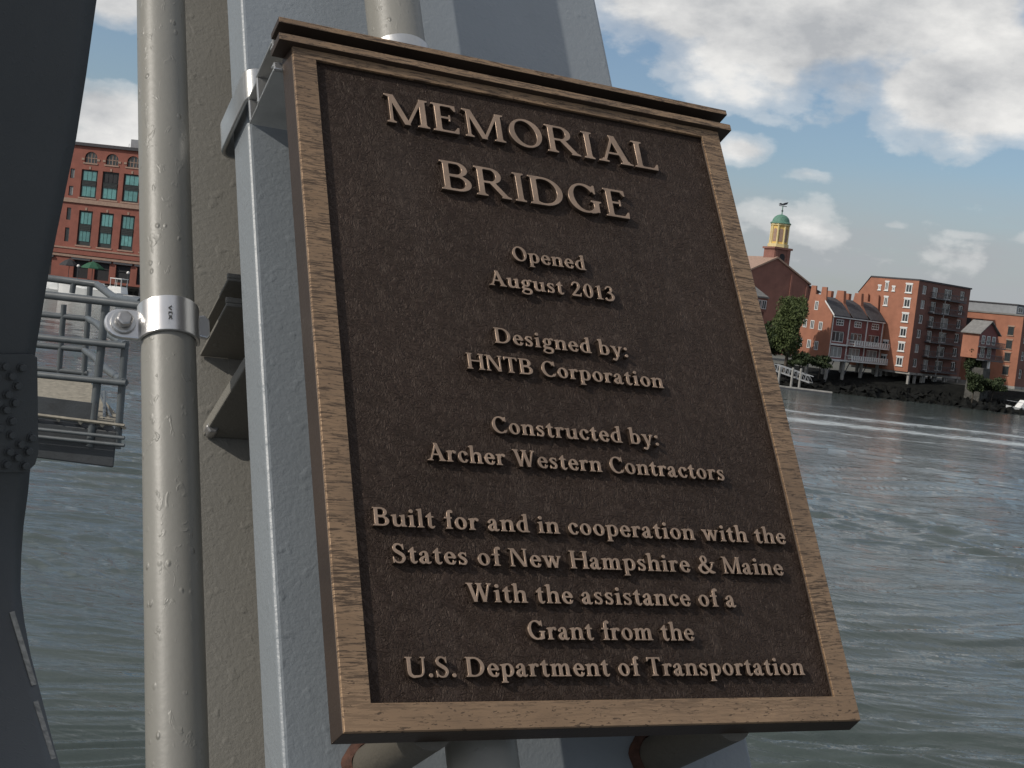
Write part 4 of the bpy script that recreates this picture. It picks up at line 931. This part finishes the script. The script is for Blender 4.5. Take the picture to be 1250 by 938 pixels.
mb = MB(); mb.prism(back, lambda p, q, t: (t, p, q), -.12, .0); b.part(mb, 'side_wall', 'brick')
mb = MB(); mb.hexa([(-.2, -.2, H), (W + .15, -.2, H), (W + .15, 10.2, H), (-.2, 10.2, H), (-.2, -.2, H + .28), (W + .15, -.2, H + .28), (W + .15, 10.2, H + .28), (-.2, 10.2, H + .28)]); mb.quad((-.2, 10.2, H + .28), (W + .15, 10.2, H + .28), (W + .15, D + .1, 13.7), (-.2, D + .1, 13.7)); b.part(mb, 'roof', 'slate')
for x, z, w, h in wins: b.window(x, z, w, h, dep=.24, t=.17, bars=(.5,), sill='white' if w < 1.8 else None, gl=random.choice(('glass', 'glass', 'pale_glass')))
for z in rows[1:]: b.window(1.9, z, 1.3, 1.5, 'side', dep=-.125, t=.13, sill='white')
b.window(1.9, rows[0], 1.3, 1.5, 'side', dep=-.125, t=.13, sill='white'); b.window(5.4, rows[0], 1.3, 1.5, 'side', dep=-.125, t=.13, sill='white'); b.window(5.4, rows[1], 1.3, 1.5, 'side', dep=-.125, t=.13, sill='white')
b.window(6.6, rows[5] + .1, .7, 1.5, 'side', dep=-.125, t=.13, sill='white'); b.window(6.4, rows[4], .8, 1.5, 'side', dep=-.125, t=.13, sill='white')
for t in (5.1, 8.1): b.window(t, rows[5] + .1, .55, .7, 'side', dep=-.125, t=.13, sill='white')
for z in rows: railing(b, 4.1, 14.6, -1.35, -.002, z - .4, 1.0, 'dark_metal', 22)
mb = MB(); mb.tube([(7.4, -1.25, -.3), (7.4, -1.25, 13.8)], .09, 8); b.part(mb, 'balcony_post', 'concrete')
mb = MB(); mb.box(.1, -.35, -.4, W, D - .3, -.02); b.part(mb, 'floor_slab', 'concrete')
for x in (.6, 2.6, 5.0, 5.7, 9.0, 9.7, 12.6, 13.3, 17.2):
    for y in (.1, 6.0):
        mb = MB(); mb.box(x - .21, y - .21, -o.z - .5, x + .21, y + .21, -.41); b.part(mb, 'stilt', 'concrete')
mb = MB(); mb.box(.5, 7.5, -o.z, W - .4, 8.0, -.41); b.part(mb, 'basement_wall', 'concrete')

# ---------------------------------------------------------------- cottage on a stone pier
o = at(1192, 437.5, 243); b = Bld('cottage', 'small red gabled cottage with a grey roof and dark balcony above a stone pier', 'cottage', o, TH_)
W, D, H = 6.2, 3.2, 4.6; A_ = 6.6
mb = MB(); mb.prism([(0, 0), (W, 0), (W, H), (W / 2, A_), (0, H)], lambda p, q, t: (p, t, q), 0.0, D); b.part(mb, 'wall', 'brick')
mb = MB(); mb.prism([(.02, -.0), (W - .02, 0), (W - .02, H - .02), (W / 2, A_ - .05), (.02, H - .02)], lambda p, q, t: (p, t, q), -.06, -.002); b.part(mb, 'clapboard_front', 'timber_red')
mb = MB()
for s in (0, 1):
    x0, x1 = (-.5, W / 2) if s == 0 else (W + .5, W / 2); z0, z1 = H - .32, A_ + .02
    mb.hexa([(x0, -.5, z0), (x1, -.5, z1), (x1, D + .2, z1), (x0, D + .2, z0), (x0, -.5, z0 + .18), (x1, -.5, z1 + .18), (x1, D + .2, z1 + .18), (x0, D + .2, z0 + .18)] if s == 0 else
            [(x1, -.5, z1), (x0, -.5, z0), (x0, D + .2, z0), (x1, D + .2, z1), (x1, -.5, z1 + .18), (x0, -.5, z0 + .18), (x0, D + .2, z0 + .18), (x1, D + .2, z1 + .18)])
b.part(mb, 'roof', 'grey_roof')
for x in (1.3, 3.1, 4.9): b.window(x, 2.6, 1.1, 1.5, dep=-.065, t=.12)
for x in (1.5, 3.8): b.window(x, .2, 1.3, 1.8, dep=-.065, t=.12)
railing(b, -.2, W + .5, -1.6, -.065, 2.2, .9, 'dark_metal', 14); railing(b, -.2, W + .2, -1.6, -.065, -.1, .9, 'dark_metal', 14)
mb = MB(); mb.prism([(.2, -o.z - .6), (3.0, -o.z - .6), (2.75, -1.6), (.35, -1.6)], lambda p, q, t: (p, t, q), -1.4, 1.6); b.part(mb, 'stone_pier', 'pier_stone')
mb = MB(); mb.box(2.2, -1.3, -1.598, 2.55, -.95, -.31); b.part(mb, 'stilt', 'white'); mb = MB(); mb.box(3.2, 1.0, -o.z, W, D, -.31); b.part(mb, 'basement_wall', 'pier_stone')

# ---------------------------------------------------------------- long building at the right edge
o = at(1238.5, 472, 262); b = Bld('brick_warehouse', 'long orange brick building with a grey set back top floor at the right edge', 'brick building', o, TH_)
W, D, H = 22.0, 15.0, 13.4
mb = MB(); holes = [(x - .65, z, x + .65, z + 1.7) for z in (1.6, 5.0, 8.3, 11.0) for x in np.arange(1.6, 21, 2.8)]; wall_holes(mb, W, 0, H, holes, 0, .3); mb.quad((W, 0, 0), (W, D, 0), (W, D, H), (W, 0, H)); mb.quad((0, D, 0), (W, D, 0), (W, D, H), (0, D, H)); b.part(mb, 'front_wall', 'brick_dull_shaded')  # darker brick on the front carries its shade in the colour
for h in holes: b.window((h[0] + h[2]) / 2, h[1], 1.3, 1.7, dep=.24, t=.13, hbars=(.5,), sill='stone')
mb = MB(); mb.box(-.12, 0, 0, 0, D, H); b.part(mb, 'side_wall', 'brick'); mb = MB(); mb.box(-.3, -.2, H + .002, W + .2, D, H + .3); b.part(mb, 'roof', 'grey_roof')
mb = MB(); mb.box(.6, 2.0, H + .302, W - 1, D + 6, H + 2.0); b.part(mb, 'top_floor', 'cladding'); mb = MB(); mb.box(.4, 1.8, H + 2.002, W - .8, D + 6.2, H + 2.2); b.part(mb, 'top_roof', 'slate')
mb = MB(); mb.box(-.25, -.15, -o.z, W + .1, D, -.002); b.part(mb, 'plinth', 'concrete')
for z in (2.0, 4.6, 7.0, 9.6): b.window(2.2, z, 1.2, 1.6, 'side', dep=-.125, t=.13, mat='dark_frame', sill='stone')
for t in (9.0, 11.5): b.window(t, 10.8, 1.6, 1.3, 'side', dep=-.125, t=.13, mat='dark_frame')
for t in (13.6, 15.0, 16.4, 18.5): b.window(t, H + .6, .9, 1.1, 'side', dep=.595, t=.12, gl='pale_glass')
for x in np.arange(2, 20, 3.0): b.window(x, H + .6, 1.8, 1.1, dep=1.995, t=.12)

# ---------------------------------------------------------------- church
o = at(938, 400, 305); b = Bld('church', 'red brick church with a yellow belfry and green copper dome', 'church', (o.x, o.y, 3.0), 24); ap = at(932, 314, 305).z - 3.0
mb = MB(); mb.prism([(-9.5, 0), (9.0, 0), (9.0, ap - 4.6), (0, ap), (-9.5, ap - 4.6)], lambda p, q, t: (p, t, q), 0.0, 26.0); b.part(mb, 'nave_wall', 'brick_church')
mb = MB()
for s in (-1, 1):
    pr = [(0, ap + .02), (9.6 * s, ap - 4.85), (9.6 * s, ap - 4.5), (0, ap + .42)]
    mb.prism(pr[::-1] if s > 0 else pr, lambda p, q, t: (p, t, q), -.35, 26.2)
b.part(mb, 'roof', 'stone')
mb = MB(); mb.prism([(9.0, 0), (12.6, 0), (12.6, ap - 6.2), (9.0, ap - 5.0)], lambda p, q, t: (p, t, q), .5, 24.0); b.part(mb, 'aisle_wall', 'brick_church')
mb = MB(); mb.prism([(8.98, ap - 4.98), (12.9, ap - 6.28), (12.9, ap - 5.98), (8.98, ap - 4.66)], lambda p, q, t: (p, t, q), .2, 24.2); b.part(mb, 'aisle_roof', 'slate')
for x in (4.3, 8.6): mb = MB(); mb.box(x, -.2, 0, x + .5, -.002, ap - (3.0 if x < 5 else 5.0)); b.part(mb, 'pilaster', 'brick_church')
tb = at(947.5, 318, 308); q = b.root.matrix_basis.inverted() if False else (Matrix.Translation(b.root.location) @ Matrix.Rotation(math.radians(24), 4, 'Z')).inverted()
c = q @ tb; tx, ty = c.x, c.y; zt = at(950, 305, 308).z - 3.0; w = 2.1
mb = MB(); mb.box(tx - w, ty - w, ap - 6, tx + w, ty + w, zt); mb.box(tx - w - .3, ty - w - .3, zt + .002, tx + w + .3, ty + w + .3, zt + .45); tw = b.part(mb, 'tower', 'brick_church')
def arch(mb, x, z, w, h, y0, y1, n=8): mb.prism([(x - w / 2, z), (x + w / 2, z)] + [(x + w / 2 * math.cos(a), z + h - w / 2 + w / 2 * math.sin(a)) for a in np.linspace(0, math.pi, n)], lambda p, q_, t: (p, t, q_), y0, y1)
mb = MB(); arch(mb, tx, zt - 4.3, 1.3, 3.4, ty - w - .06, ty - w - .002); b.part(mb, 'louvre', 'dark_open', tw)
for s in (-1, 1): mb = MB(); mb.box(tx + s * 1.55 - .35, ty - w - .12, ap - 6, tx + s * 1.55 + .35, ty - w - .002, zt); b.part(mb, 'pilaster', 'brick_church', tw)
def octo(r, z0, z1, r1=None):
    mb = MB(); mb.lathe([(r, z0), (r1 or r, z1)], 8, (tx, ty, 0)); return mb
mb = octo(2.35, zt + .452, zt + 1.2); bel = b.part(mb, 'belfry', 'cream'); mb = octo(1.9, zt + 1.2, zt + 5.3); b.part(mb, 'drum', 'yellow', bel); mb = octo(2.2, zt + 5.302, zt + 5.7); b.part(mb, 'cornice', 'cream', bel)
for k in range(8):
    a = math.pi / 8 + k * math.pi / 4; r = 1.9 * math.cos(math.pi / 8); me2 = MB(); arch(me2, 0, zt + 1.7, .85, 2.9, r + .0, r + .05)
    me2.v = [(tx + p[0] * -math.sin(a) + p[1] * math.cos(a), ty + p[0] * math.cos(a) + p[1] * math.sin(a), p[2]) for p in me2.v]; b.part(me2, 'arched_opening', 'stone', bel)
    a = k * math.pi / 4; mb = MB(); mb.tube([(tx + 1.92 * math.cos(a), ty + 1.92 * math.sin(a), zt + 1.2), (tx + 1.92 * math.cos(a), ty + 1.92 * math.sin(a), zt + 5.3)], .2, 6); b.part(mb, 'column', 'cream', bel)
mb = MB(); mb.lathe([(2.35, 0), (2.3, .2), (2.0, .35)] + [(1.95 * math.cos(t), .35 + 1.75 * math.sin(t)) for t in np.linspace(.1, 1.45, 8)] + [(.12, 2.15), (.1, 4.0), (.02, 4.1)], 16, (tx, ty, zt + 5.702)); dm = b.part(mb, 'dome', 'copper', smooth=30)
mb = MB(); mb.lathe([(.02, -.25), (.28, 0), (.02, .25)], 10, (tx, ty, zt + 8.6)); mb.box(tx - 1.0, ty - .04, zt + 9.6, tx + 1.0, ty + .04, zt + 9.75); mb.prism([(-1.2, 0), (-.7, .35), (-.2, .2), (.4, .5), (1.3, .75), (1.0, .2), (.2, -.1), (-.6, -.1)], lambda p, q_, t: (tx + p, ty + t, zt + 9.95 + q_), -.05, .05); b.part(mb, 'weathervane', 'dark_metal', dm)

o = at(921, 412, 268); b = Bld('brick_house', 'brown brick house with a grey roof and bay window between the plaque and the church', 'house', (o.x - 3, o.y, 3.0), 30); zt = at(930, 341, 268).z - 3
mb = MB(); mb.box(-6, 0, 0, 5.4, 8, zt - 3.4); b.part(mb, 'wall', 'brick_dull_shaded'); mb = MB(); mb.hexa([(-6.6, -.6, zt - 3.4), (6.0, -.6, zt - 3.4), (6.0, 8.6, zt - 3.4), (-6.6, 8.6, zt - 3.4), (-4, 3, zt - .3), (2.6, 3, zt - .3), (2.6, 5, zt - .3), (-4, 5, zt - .3)]); b.part(mb, 'roof', 'grey_roof')
mb = MB(); mb.box(.6, -1.3, zt - 6.2, 4.9, -.002, zt - 3.6); bay = b.part(mb, 'bay', 'brick_church'); mb = MB(); mb.box(.4, -1.5, zt - 3.598, 5.1, -.002, zt - 3.3); b.part(mb, 'bay_roof', 'grey_roof')
for x in (1.5, 2.8, 4.1): b.window(x, zt - 5.7, 1.1, 1.7, dep=-1.305, t=.12)
for x in (1.5, 3.6): b.window(x, zt - 10.2, 1.1, 1.7, dep=-.004, t=.12)
# low houses and roofs that close the skyline behind the row house
for (px, py, dist, w_, h_, nm, mt) in ((992, 428, 300, 9, 11.5, 'grey roofed house glimpsed between the church and the row house chimneys', 'cladding'), (1040, 425, 310, 18, 14.2, 'dark roofed house behind the row house chimneys', 'brick_dull_shaded')):
    o = at(px, py, dist); b = Bld('house', nm, 'house', (o.x, o.y, 3), 20); mb = MB(); mb.box(0, 0, 0, w_, 9, h_ - 3); b.part(mb, 'wall', mt)
    mb = MB(); mb.prism([(-.5, h_ - 3), (9.5, h_ - 3), (4.5, h_)], lambda p, q_, t: (t, p, q_), -.5, w_ + .5); b.part(mb, 'roof', 'slate')
    for k in range(3): b.window(w_ * (k + .5) / 3, h_ - 5.4, 1.1, 1.6, dep=-.004, t=.12)

# ---------------------------------------------------------------- harbour building on the left
o = at(97, 345, 306); XC = 26.0; rz = -7.0; ex = Vector((math.cos(math.radians(rz)), math.sin(math.radians(rz)), 0)); o = o - ex * XC; o.z = 2.8
b = Bld('harbour_building', 'large red brick harbour building with teal bay windows on the quay', 'brick building', o, rz)
W, H, D = 62.0, at(97, 175.5, 306).z - 2.8, 18.0; k_ = H / 31.2
cols = [(XC + 4.9 * q) for q in range(0, 6)] + [XC - 8.6 - 4.9 * q for q in range(0, 4)]
hz = lambda t: H - t * k_
holes = []
for x in cols: holes += [(x - 1.9, hz(12.1), x + 1.9, hz(5.7)), (x - 1.6, hz(23.1), x + 1.6, hz(15.1)), (x - 1.45, hz(4.1), x + 1.45, hz(1.55)), (x - 1.7, .5, x + 1.7, 4.4)]
nar = [XC - 4.0, XC - 5.6]
for x in nar[:1]: holes += [(x - .5, hz(8.0), x + .5, hz(5.8)), (x - .5, hz(12.0), x + .5, hz(9.8)), (x - .5, hz(17.6), x + .5, hz(14.8)), (x - .5, hz(22.6), x + .5, hz(19.4))]
mb = MB(); wall_holes(mb, W, 0, H, holes, 0, .5)
mb.quad((0, 0, 0), (0, D, 0), (0, D, H), (0, 0, H)); mb.quad((W, 0, 0), (W, D, 0), (W, D, H), (W, 0, H)); mb.quad((0, D, 0), (W, D, 0), (W, D, H), (0, D, H)); mb.quad((0, 0, H), (W, 0, H), (W, D, H), (0, D, H))
for x in cols:                                                        # brick spandrels that round the lunettes
    z1, z0, r = hz(1.55), hz(4.1), 1.45
    for s in (-1, 1):
        pts = [(x + s * r, z1), (x + s * r, z0 + 1.1)] + [(x + s * r * math.cos(a), z0 + 1.1 + (z1 - z0 - 1.1) * math.sin(a)) for a in np.linspace(.15, math.pi / 2, 6)]
        for a, c in zip(pts[1:], pts[2:]): mb.quad((pts[0][0], .001, pts[0][1]), (a[0], .001, a[1]), (c[0], .001, c[1]))
b.part(mb, 'wall', 'brick_harbour')
for x in cols:
    for (w_, t0, t1, dark) in ((3.8, 12.1, 5.7, x == cols[1]), (3.2, 23.1, 15.1, False)):
        z0, z1 = hz(t0), hz(t1); h_ = z1 - z0; mb = MB(); mb.box(x - w_ / 2 + .002, .42, z0 + .002, x + w_ / 2 - .002, .48, z1 - .002); mb.box(x - w_ / 2 + .3, .2, z0 + h_ * .44, x + w_ / 2 - .3, .418, z0 + h_ * .60)
        for q in range(4): mb.box(x - w_ / 2 + .28, .12, z0 + h_ * (.43 + .05 * q), x + w_ / 2 - .28, .2, z0 + h_ * (.445 + .05 * q))
        f = b.part(mb, 'bay_window', 'dark_frame')
        lo = .05 if t0 < 20 else .12
        for (a, c, m2) in ((lo, .42, 'teal'), (.62, .95, 'teal')):
            if dark and a > .5: m2 = 'dark_open'
            mb = MB(); n = 3
            for q in range(n):
                xa = x - w_ / 2 + .35 + (w_ - .7) * q / n; xb = xa + (w_ - .7) / n - .1; mb.box(xa, .33, z0 + h_ * a, xb, .40, z0 + h_ * c)
            b.part(mb, 'pane', m2, f)
        mb = MB(); mb.box(x - w_ / 2 - .25, -.12, z0 - .32, x + w_ / 2 + .25, .4, z0 - .002); b.part(mb, 'sill', 'stone', f)
        mb = MB(); mb.box(x - .22, -.1, z1 + .1, x + .22, -.002, z1 + .7); b.part(mb, 'keystone', 'stone', f)
    mb = MB(); z0, z1 = hz(4.1), hz(1.55); mb.box(x - 1.4, .40, z0 + .04, x + 1.4, .46, z1 - .04); f = b.part(mb, 'lunette', 'glass')
    mb = MB(); mb.box(x - .08, .3, z0 + .04, x + .08, .398, z1 - .04); mb.box(x - 1.4, .3, z0 + 1.0, x + 1.4, .398, z0 + 1.14); mb.box(x - .8, .3, z0 + .04, x - .7, .398, z1 - .2); mb.box(x + .7, .3, z0 + .04, x + .8, .398, z1 - .2); b.part(mb, 'frame', 'stone', f)
    mb = MB(); mb.box(x - 1.7, -.14, z0 - .3, x + 1.7, .4, z0 - .002); mb.box(x - 2.1, -.12, z0 + .5, x - 1.47, -.002, z0 + .95); mb.box(x + 1.47, -.12, z0 + .5, x + 2.1, -.002, z0 + .95); b.part(mb, 'sill', 'stone', f)
    mb = MB(); mb.box(x - 1.69, .44, .51, x + 1.69, .49, 4.39); mb.box(x - 1.69, .3, 2.9, x + 1.69, .43, 3.05); b.part(mb, 'shop_window', 'dark_open')
    mb = MB(); mb.box(x - 2.2, -.5, 4.5, x + 2.2, -.002, 4.9); b.part(mb, 'lintel', 'dark_metal')
for x in nar[:1]:
    for t0, t1 in ((8.0, 5.8), (12.0, 9.8), (17.6, 14.8), (22.6, 19.4)): b.window(x, hz(t0), 1.0, hz(t1) - hz(t0), dep=.3, t=.12, mat='dark_frame', sill='stone', gl='pale_glass' if t0 < 13 else 'glass')
for t0, t1, d, m2 in ((13.5, 12.55, .35, 'stone'), (25.3, 24.2, .45, 'brick_harbour'), (24.15, 23.8, .6, 'stone'), (.35, -.35, .55, 'slate'), (26.0, 25.45, .3, 'stone')):
    mb = MB(); mb.box(-.3, -d, hz(t0), W + .3, -.002, hz(t1)); b.part(mb, 'cornice', m2)
mb = MB(); mb.box(XC + 7.5, 3, H + .002, XC + 12, 9, H + 2.4); b.part(mb, 'roof_plant', 'cladding')
for q in range(5): mb = MB(); mb.tube([(XC + 8 + q * .9, 1, H), (XC + 8 + q * .9, 1, H + 1.2)], .05, 5); b.part(mb, 'roof_rail', 'cladding')

# ---------------------------------------------------------------- quay furniture and boats on the left
M['hull'] = surf('white boat gelcoat', (.66, .66, .64), .3, 0, .05, 1); M['canvas_green'] = surf('dark green canvas', (.018, .085, .045), .8, 0, .2, 3); M['globe'] = surf('white lamp globe', (.75, .72, .68), .4); M['canvas_dark'] = surf('dark canvas', (.03, .03, .033), .8, 0, .3, 3)
def umbrella(px, label, mat, dist=300, r=2.6):
    o = at(px, 330, dist); t = thing('cafe_umbrella', label, 'umbrella', (o.x, o.y, 2.78), group='umbrellas on the quay')
    mb = MB(); mb.lathe([(r, 3.0), (r * .97, 3.25), (r * .5, 4.1), (.05, 4.6)], 8); mb.build('canopy', mat, t); mb = MB(); mb.tube([(0, 0, 0), (0, 0, 4.7)], .06, 6); mb.build('pole', 'dark_metal', t)
    mb = MB(); mb.lathe([(.5, 0), (.5, .1), (.1, .2)], 10); mb.build('base', 'dark_metal', t)
umbrella(113, 'open dark green umbrella on the quay before the harbour building', 'canvas_green')
umbrella(84, 'dark canvas umbrella on the quay left of the green one', 'canvas_dark', 302, 2.2)
for px, nm in ((95.5, 'lamp post with a white globe just left of the green umbrella'), (157, 'lamp post with a white globe nearest the beige pipe')):
    o = at(px, 328, 299); t = thing('lamp_post', nm, 'lamp post', (o.x, o.y, 2.78), group='lamp posts on the quay'); zz = at(px, 325 if px < 100 else 333.5, 299).z - 2.78
    mb = MB(); mb.lathe([(.22, 0), (.22, .4), (.08, .6), (.07, zz - .3)], 8); mb.build('pole', 'dark_metal', t); mb = MB(); mb.lathe([(.05, -.36)] + [(.36 * math.cos(a), .36 * math.sin(a)) for a in np.linspace(-1.3, 1.5, 8)], 12, (0, 0, zz)); mb.build('globe', 'globe', t, smooth=60)
def boat(px, dist, L, B, label, cabin, rz, group='white boats moored along the quay', fb=.11):
    o = at(px, 360, dist); t = thing('motor_boat', label, 'boat', (o.x, o.y, 0), math.radians(rz), group)
    st = [(-.5, .8, .95), (-.3, .95, .95), (0, 1.0, 1.0), (.25, .82, 1.12), (.4, .45, 1.28), (.5, .02, 1.45)]; mb = MB()
    for fx, fw, fz in st:
        h = B / 2 * fw; z = fz * L * fb; mb.v += [(fx * L, -h, z), (fx * L * .97, -h * .72, -.15), (fx * L * .96, 0, -.5), (fx * L * .97, h * .72, -.15), (fx * L, h, z)]
    for i in range(len(st) - 1):
        for k in range(4): mb.f.append((i * 5 + k, i * 5 + k + 1, i * 5 + k + 6, i * 5 + k + 5))
        mb.f.append((i * 5 + 4, i * 5, i * 5 + 5, i * 5 + 9))
    mb.f.append((0, 1, 2, 3, 4)); mb.build('hull', 'hull', t)
    z = L * fb; mb = MB(); w = B * .34
    mb.hexa([(-.22 * L, -w, z), (.2 * L, -w * .8, z + .1), (.2 * L, w * .8, z + .1), (-.22 * L, w, z), (-.2 * L, -w * .9, z + 1.4), (.08 * L, -w * .7, z + 1.4), (.08 * L, w * .7, z + 1.4), (-.2 * L, w * .9, z + 1.4)]); c = mb.build('cabin', 'hull', t)
    mb = MB(); mb.box(-.18 * L, -w * .97, z + .65, .1 * L, -w * .9, z + 1.15); mb.build('window', 'dark_open', c)
    if cabin:
        mb = MB(); mb.box(-.2 * L, -w, z + 2.9, .06 * L, w, z + 3.05)
        for x in (-.19, -.06, .05):
            for s in (-1, 1): mb.tube([(x * L, s * w * .9, z + 1.4), (x * L, s * w * .9, z + 2.9)], .06, 5)
        mb.build('flybridge', 'hull', t)
    mb = MB()
    for s in (-1, 1): mb.tube([(.05 * L, s * B * .45, z + .2), (.05 * L, s * B * .45, z + .9), (.45 * L, s * B * .12, z * 1.4 + .8)], .04, 5)
    mb.build('handrail', 'galv', t)
boat(108, 273, 13.0, 3.8, 'long low white motor boat moored left along the quay', False, 172, fb=.155); boat(140, 277, 10.5, 3.4, 'white cabin boat with a flying bridge moored under the red building', True, 160, fb=.16)
boat(60, 277, 10, 3.4, 'white boat mostly behind the dark truss member', False, 175)
mb = MB(); o = at(110, 362, 282); mb.box(-32, -1.2, -.2, 32, 1.2, .5); t = thing('floating_dock', 'long grey floating dock along the harbour quay', 'dock', (o.x, o.y, 0), math.radians(-6)); mb.build('deck', 'concrete', t)
for q in range(7): mb = MB(); mb.tube([(-30 + q * 10, 1.0, -1), (-30 + q * 10, 1.0, 3.4)], .18, 8); mb.build('pile', 'dark_metal', t)

# ---------------------------------------------------------------- dock, gangway and piles on the right
o0, o1 = at(940, 463.5, 226), at(1016, 477.5, 224); L = (o1 - o0).length; a = math.atan2(o1.y - o0.y, o1.x - o0.x)
t = thing('floating_dock', 'long pale floating dock at the foot of the gangway on the right bank', 'dock', (o0.x, o0.y, 0), a); mb = MB(); mb.box(-6, -1.0, -.2, L, 1.0, .42); mb.build('deck', 'concrete', t); mb = MB(); mb.box(-6, -1.05, -.25, L, -1.002, .25); mb.build('fender', 'dark_metal', t)
g0, g1 = at(946, 452.5, 234), at(990, 468, 229); t = thing('gangway', 'sloping gangway with grey truss railings beside the tree', 'gangway', tuple(g0))
d = g1 - g0; sd = Vector((-d.y, d.x, 0)).normalized() * .55
for s in (-1, 1):
    mb = MB(); n = 9; base = [g0 + d * (k / n) + sd * s - g0 for k in range(n + 1)]; hz_ = Vector((0, 0, 1.1))
    mb.tube([tuple(base[0]), tuple(base[-1])], .08, 5); mb.tube([tuple(base[0] + hz_), tuple(base[-1] + hz_)], .08, 5)
    for k in range(n): mb.tube([tuple(base[k]), tuple(base[k] + hz_)], .05, 4); mb.tube([tuple(base[k] + hz_), tuple(base[k + 1])], .04, 4)
    mb.build('railing', 'cladding', t)
mb = MB(); mb.hexa([tuple(v) for v in (-sd, d - sd, d + sd, sd)] + [tuple(v + Vector((0, 0, .1))) for v in (-sd, d - sd, d + sd, sd)]); mb.build('ramp', 'concrete', t)
for px, y0, nm in ((951, 447, 'pale wooden dock pile nearest the plaque'), (967, 449, 'pale wooden dock pile in the middle beside the gangway'), (977, 450, 'pale wooden dock pile nearest the row house')):
    o = at(px, 460, 230); t_ = MB(); zt = at(px, y0, 230).z; t_.tube([(0, 0, -1.5), (0, 0, zt - .1), (0, 0, zt)], [.22, .2, .14], 10); tag(t_.build('dock_pile', 'concrete'), nm, 'pile', 'dock piles by the gangway').location = (o.x, o.y, 0)
o = at(1249, 497, 236); boat(1270, 234, 8, 2.8, 'white boat bow at the right edge below the brick building', False, 200, 'boats on the right bank')

# ---------------------------------------------------------------- trees and shrubs
def leafmat(name, a, b_):
    m, T, bs = principled(name); g = T.n('ShaderNodeNewGeometry').outputs['Random Per Island']; c = T.mix(g, a, b_); T.put(bs, 'Base__Color', c); bs.inputs['Roughness'].default_value = .7; bs.inputs['Specular IOR Level'].default_value = .25
    return m
M['leaf'] = leafmat('willow leaves', (.048, .066, .022), (.088, .108, .038)); M['leaf_dark'] = leafmat('shrub leaves', (.022, .034, .014), (.045, .060, .024)); M['bark'] = surf('bark', (.06, .048, .036), .9, 0, .3, 2)
def crown(lobes, n, size, droop=.0):
    mb = MB()
    for _ in range(n):
        c, r, w = lobes[rng.choice(len(lobes), p=np.array([l[2] for l in lobes]) / sum(l[2] for l in lobes))]
        d = Vector(rng.normal(size=3)).normalized() * (rng.uniform(.25, 1) ** .5); p = Vector(c) + Vector((d.x * r[0], d.y * r[1], d.z * r[2]))
        u = Vector(rng.normal(size=3)); u.z -= droop; u.normalize(); v = u.cross(Vector(rng.normal(size=3))).normalized(); s = size * rng.uniform(.6, 1.4)
        mb.quad(tuple(p - u * s), tuple(p + v * s * .45), tuple(p + u * s), tuple(p - v * s * .45))
    me = bpy.data.meshes.new('crown'); me.from_pydata(mb.v, [], mb.f); return me
def tree(px, py, dist, h, w, label, cat='tree', mat='leaf', name='tree', n=5200, size=.32, droop=1.2, z0=None, group=None):
    o = at(px, py, dist); z = o.z if z0 is None else z0; t = thing(name, label, cat, (o.x, o.y, z), group=group)
    lob = [((rng.uniform(-.3, .3) * w, rng.uniform(-.3, .3) * w, h * rng.uniform(.3, .85)), (w * rng.uniform(.16, .3), w * rng.uniform(.16, .3), h * rng.uniform(.10, .2)), rng.uniform(.5, 1)) for _ in range(22)]
    me = crown(lob, n, size, droop); me.materials.append(M[mat]); c = bpy.data.objects.new('crown', me); COL.objects.link(c); c.parent = t
    mb = MB(); mb.tube([(0, 0, -1.5), (.1, 0, h * .2), (0, .1, h * .45), (.1, 0, h * .8)], [h * .028, h * .024, h * .016, h * .005], 8)
    for l in lob[:7]: q = Vector(l[0]); mb.tube([(0, 0, h * .25), tuple(q * .5 + Vector((0, 0, h * .15))), tuple(q)], [h * .012, h * .008, h * .003], 5)
    mb.build('trunk', 'bark', t); return t
tree(959, 444, 240, 12.2, 7.8, 'green leafy tree beside the row house gable, above the gangway', n=15000, size=.24)
tree(938, 446, 242, 8.0, 7.0, 'darker low tree between the plaque edge and the leafy green tree', mat='leaf_dark', n=5000)
for px, py, dist, h, w, nm in ((975, 452, 239, 3.2, 5.0, 'dark shrub under the leafy tree above the gangway'), (1000, 452, 240, 2.8, 4.5, 'dark shrub on the bank below the row house gable'), (1183, 472, 245, 8.0, 3.4, 'tall dark shrub climbing the wall between the apartment block and the stone pier'),
        (1211, 482, 241, 3.4, 5.0, 'green shrub on the bank right of the stone pier'), (1187, 484, 239, 4.2, 3.4, 'low dark shrub at the left foot of the stone pier')):
    tree(px, py, dist, h, w, nm, 'shrub', 'leaf_dark', 'shrub', 2600, .24, .2, group='shrubs on the right bank')
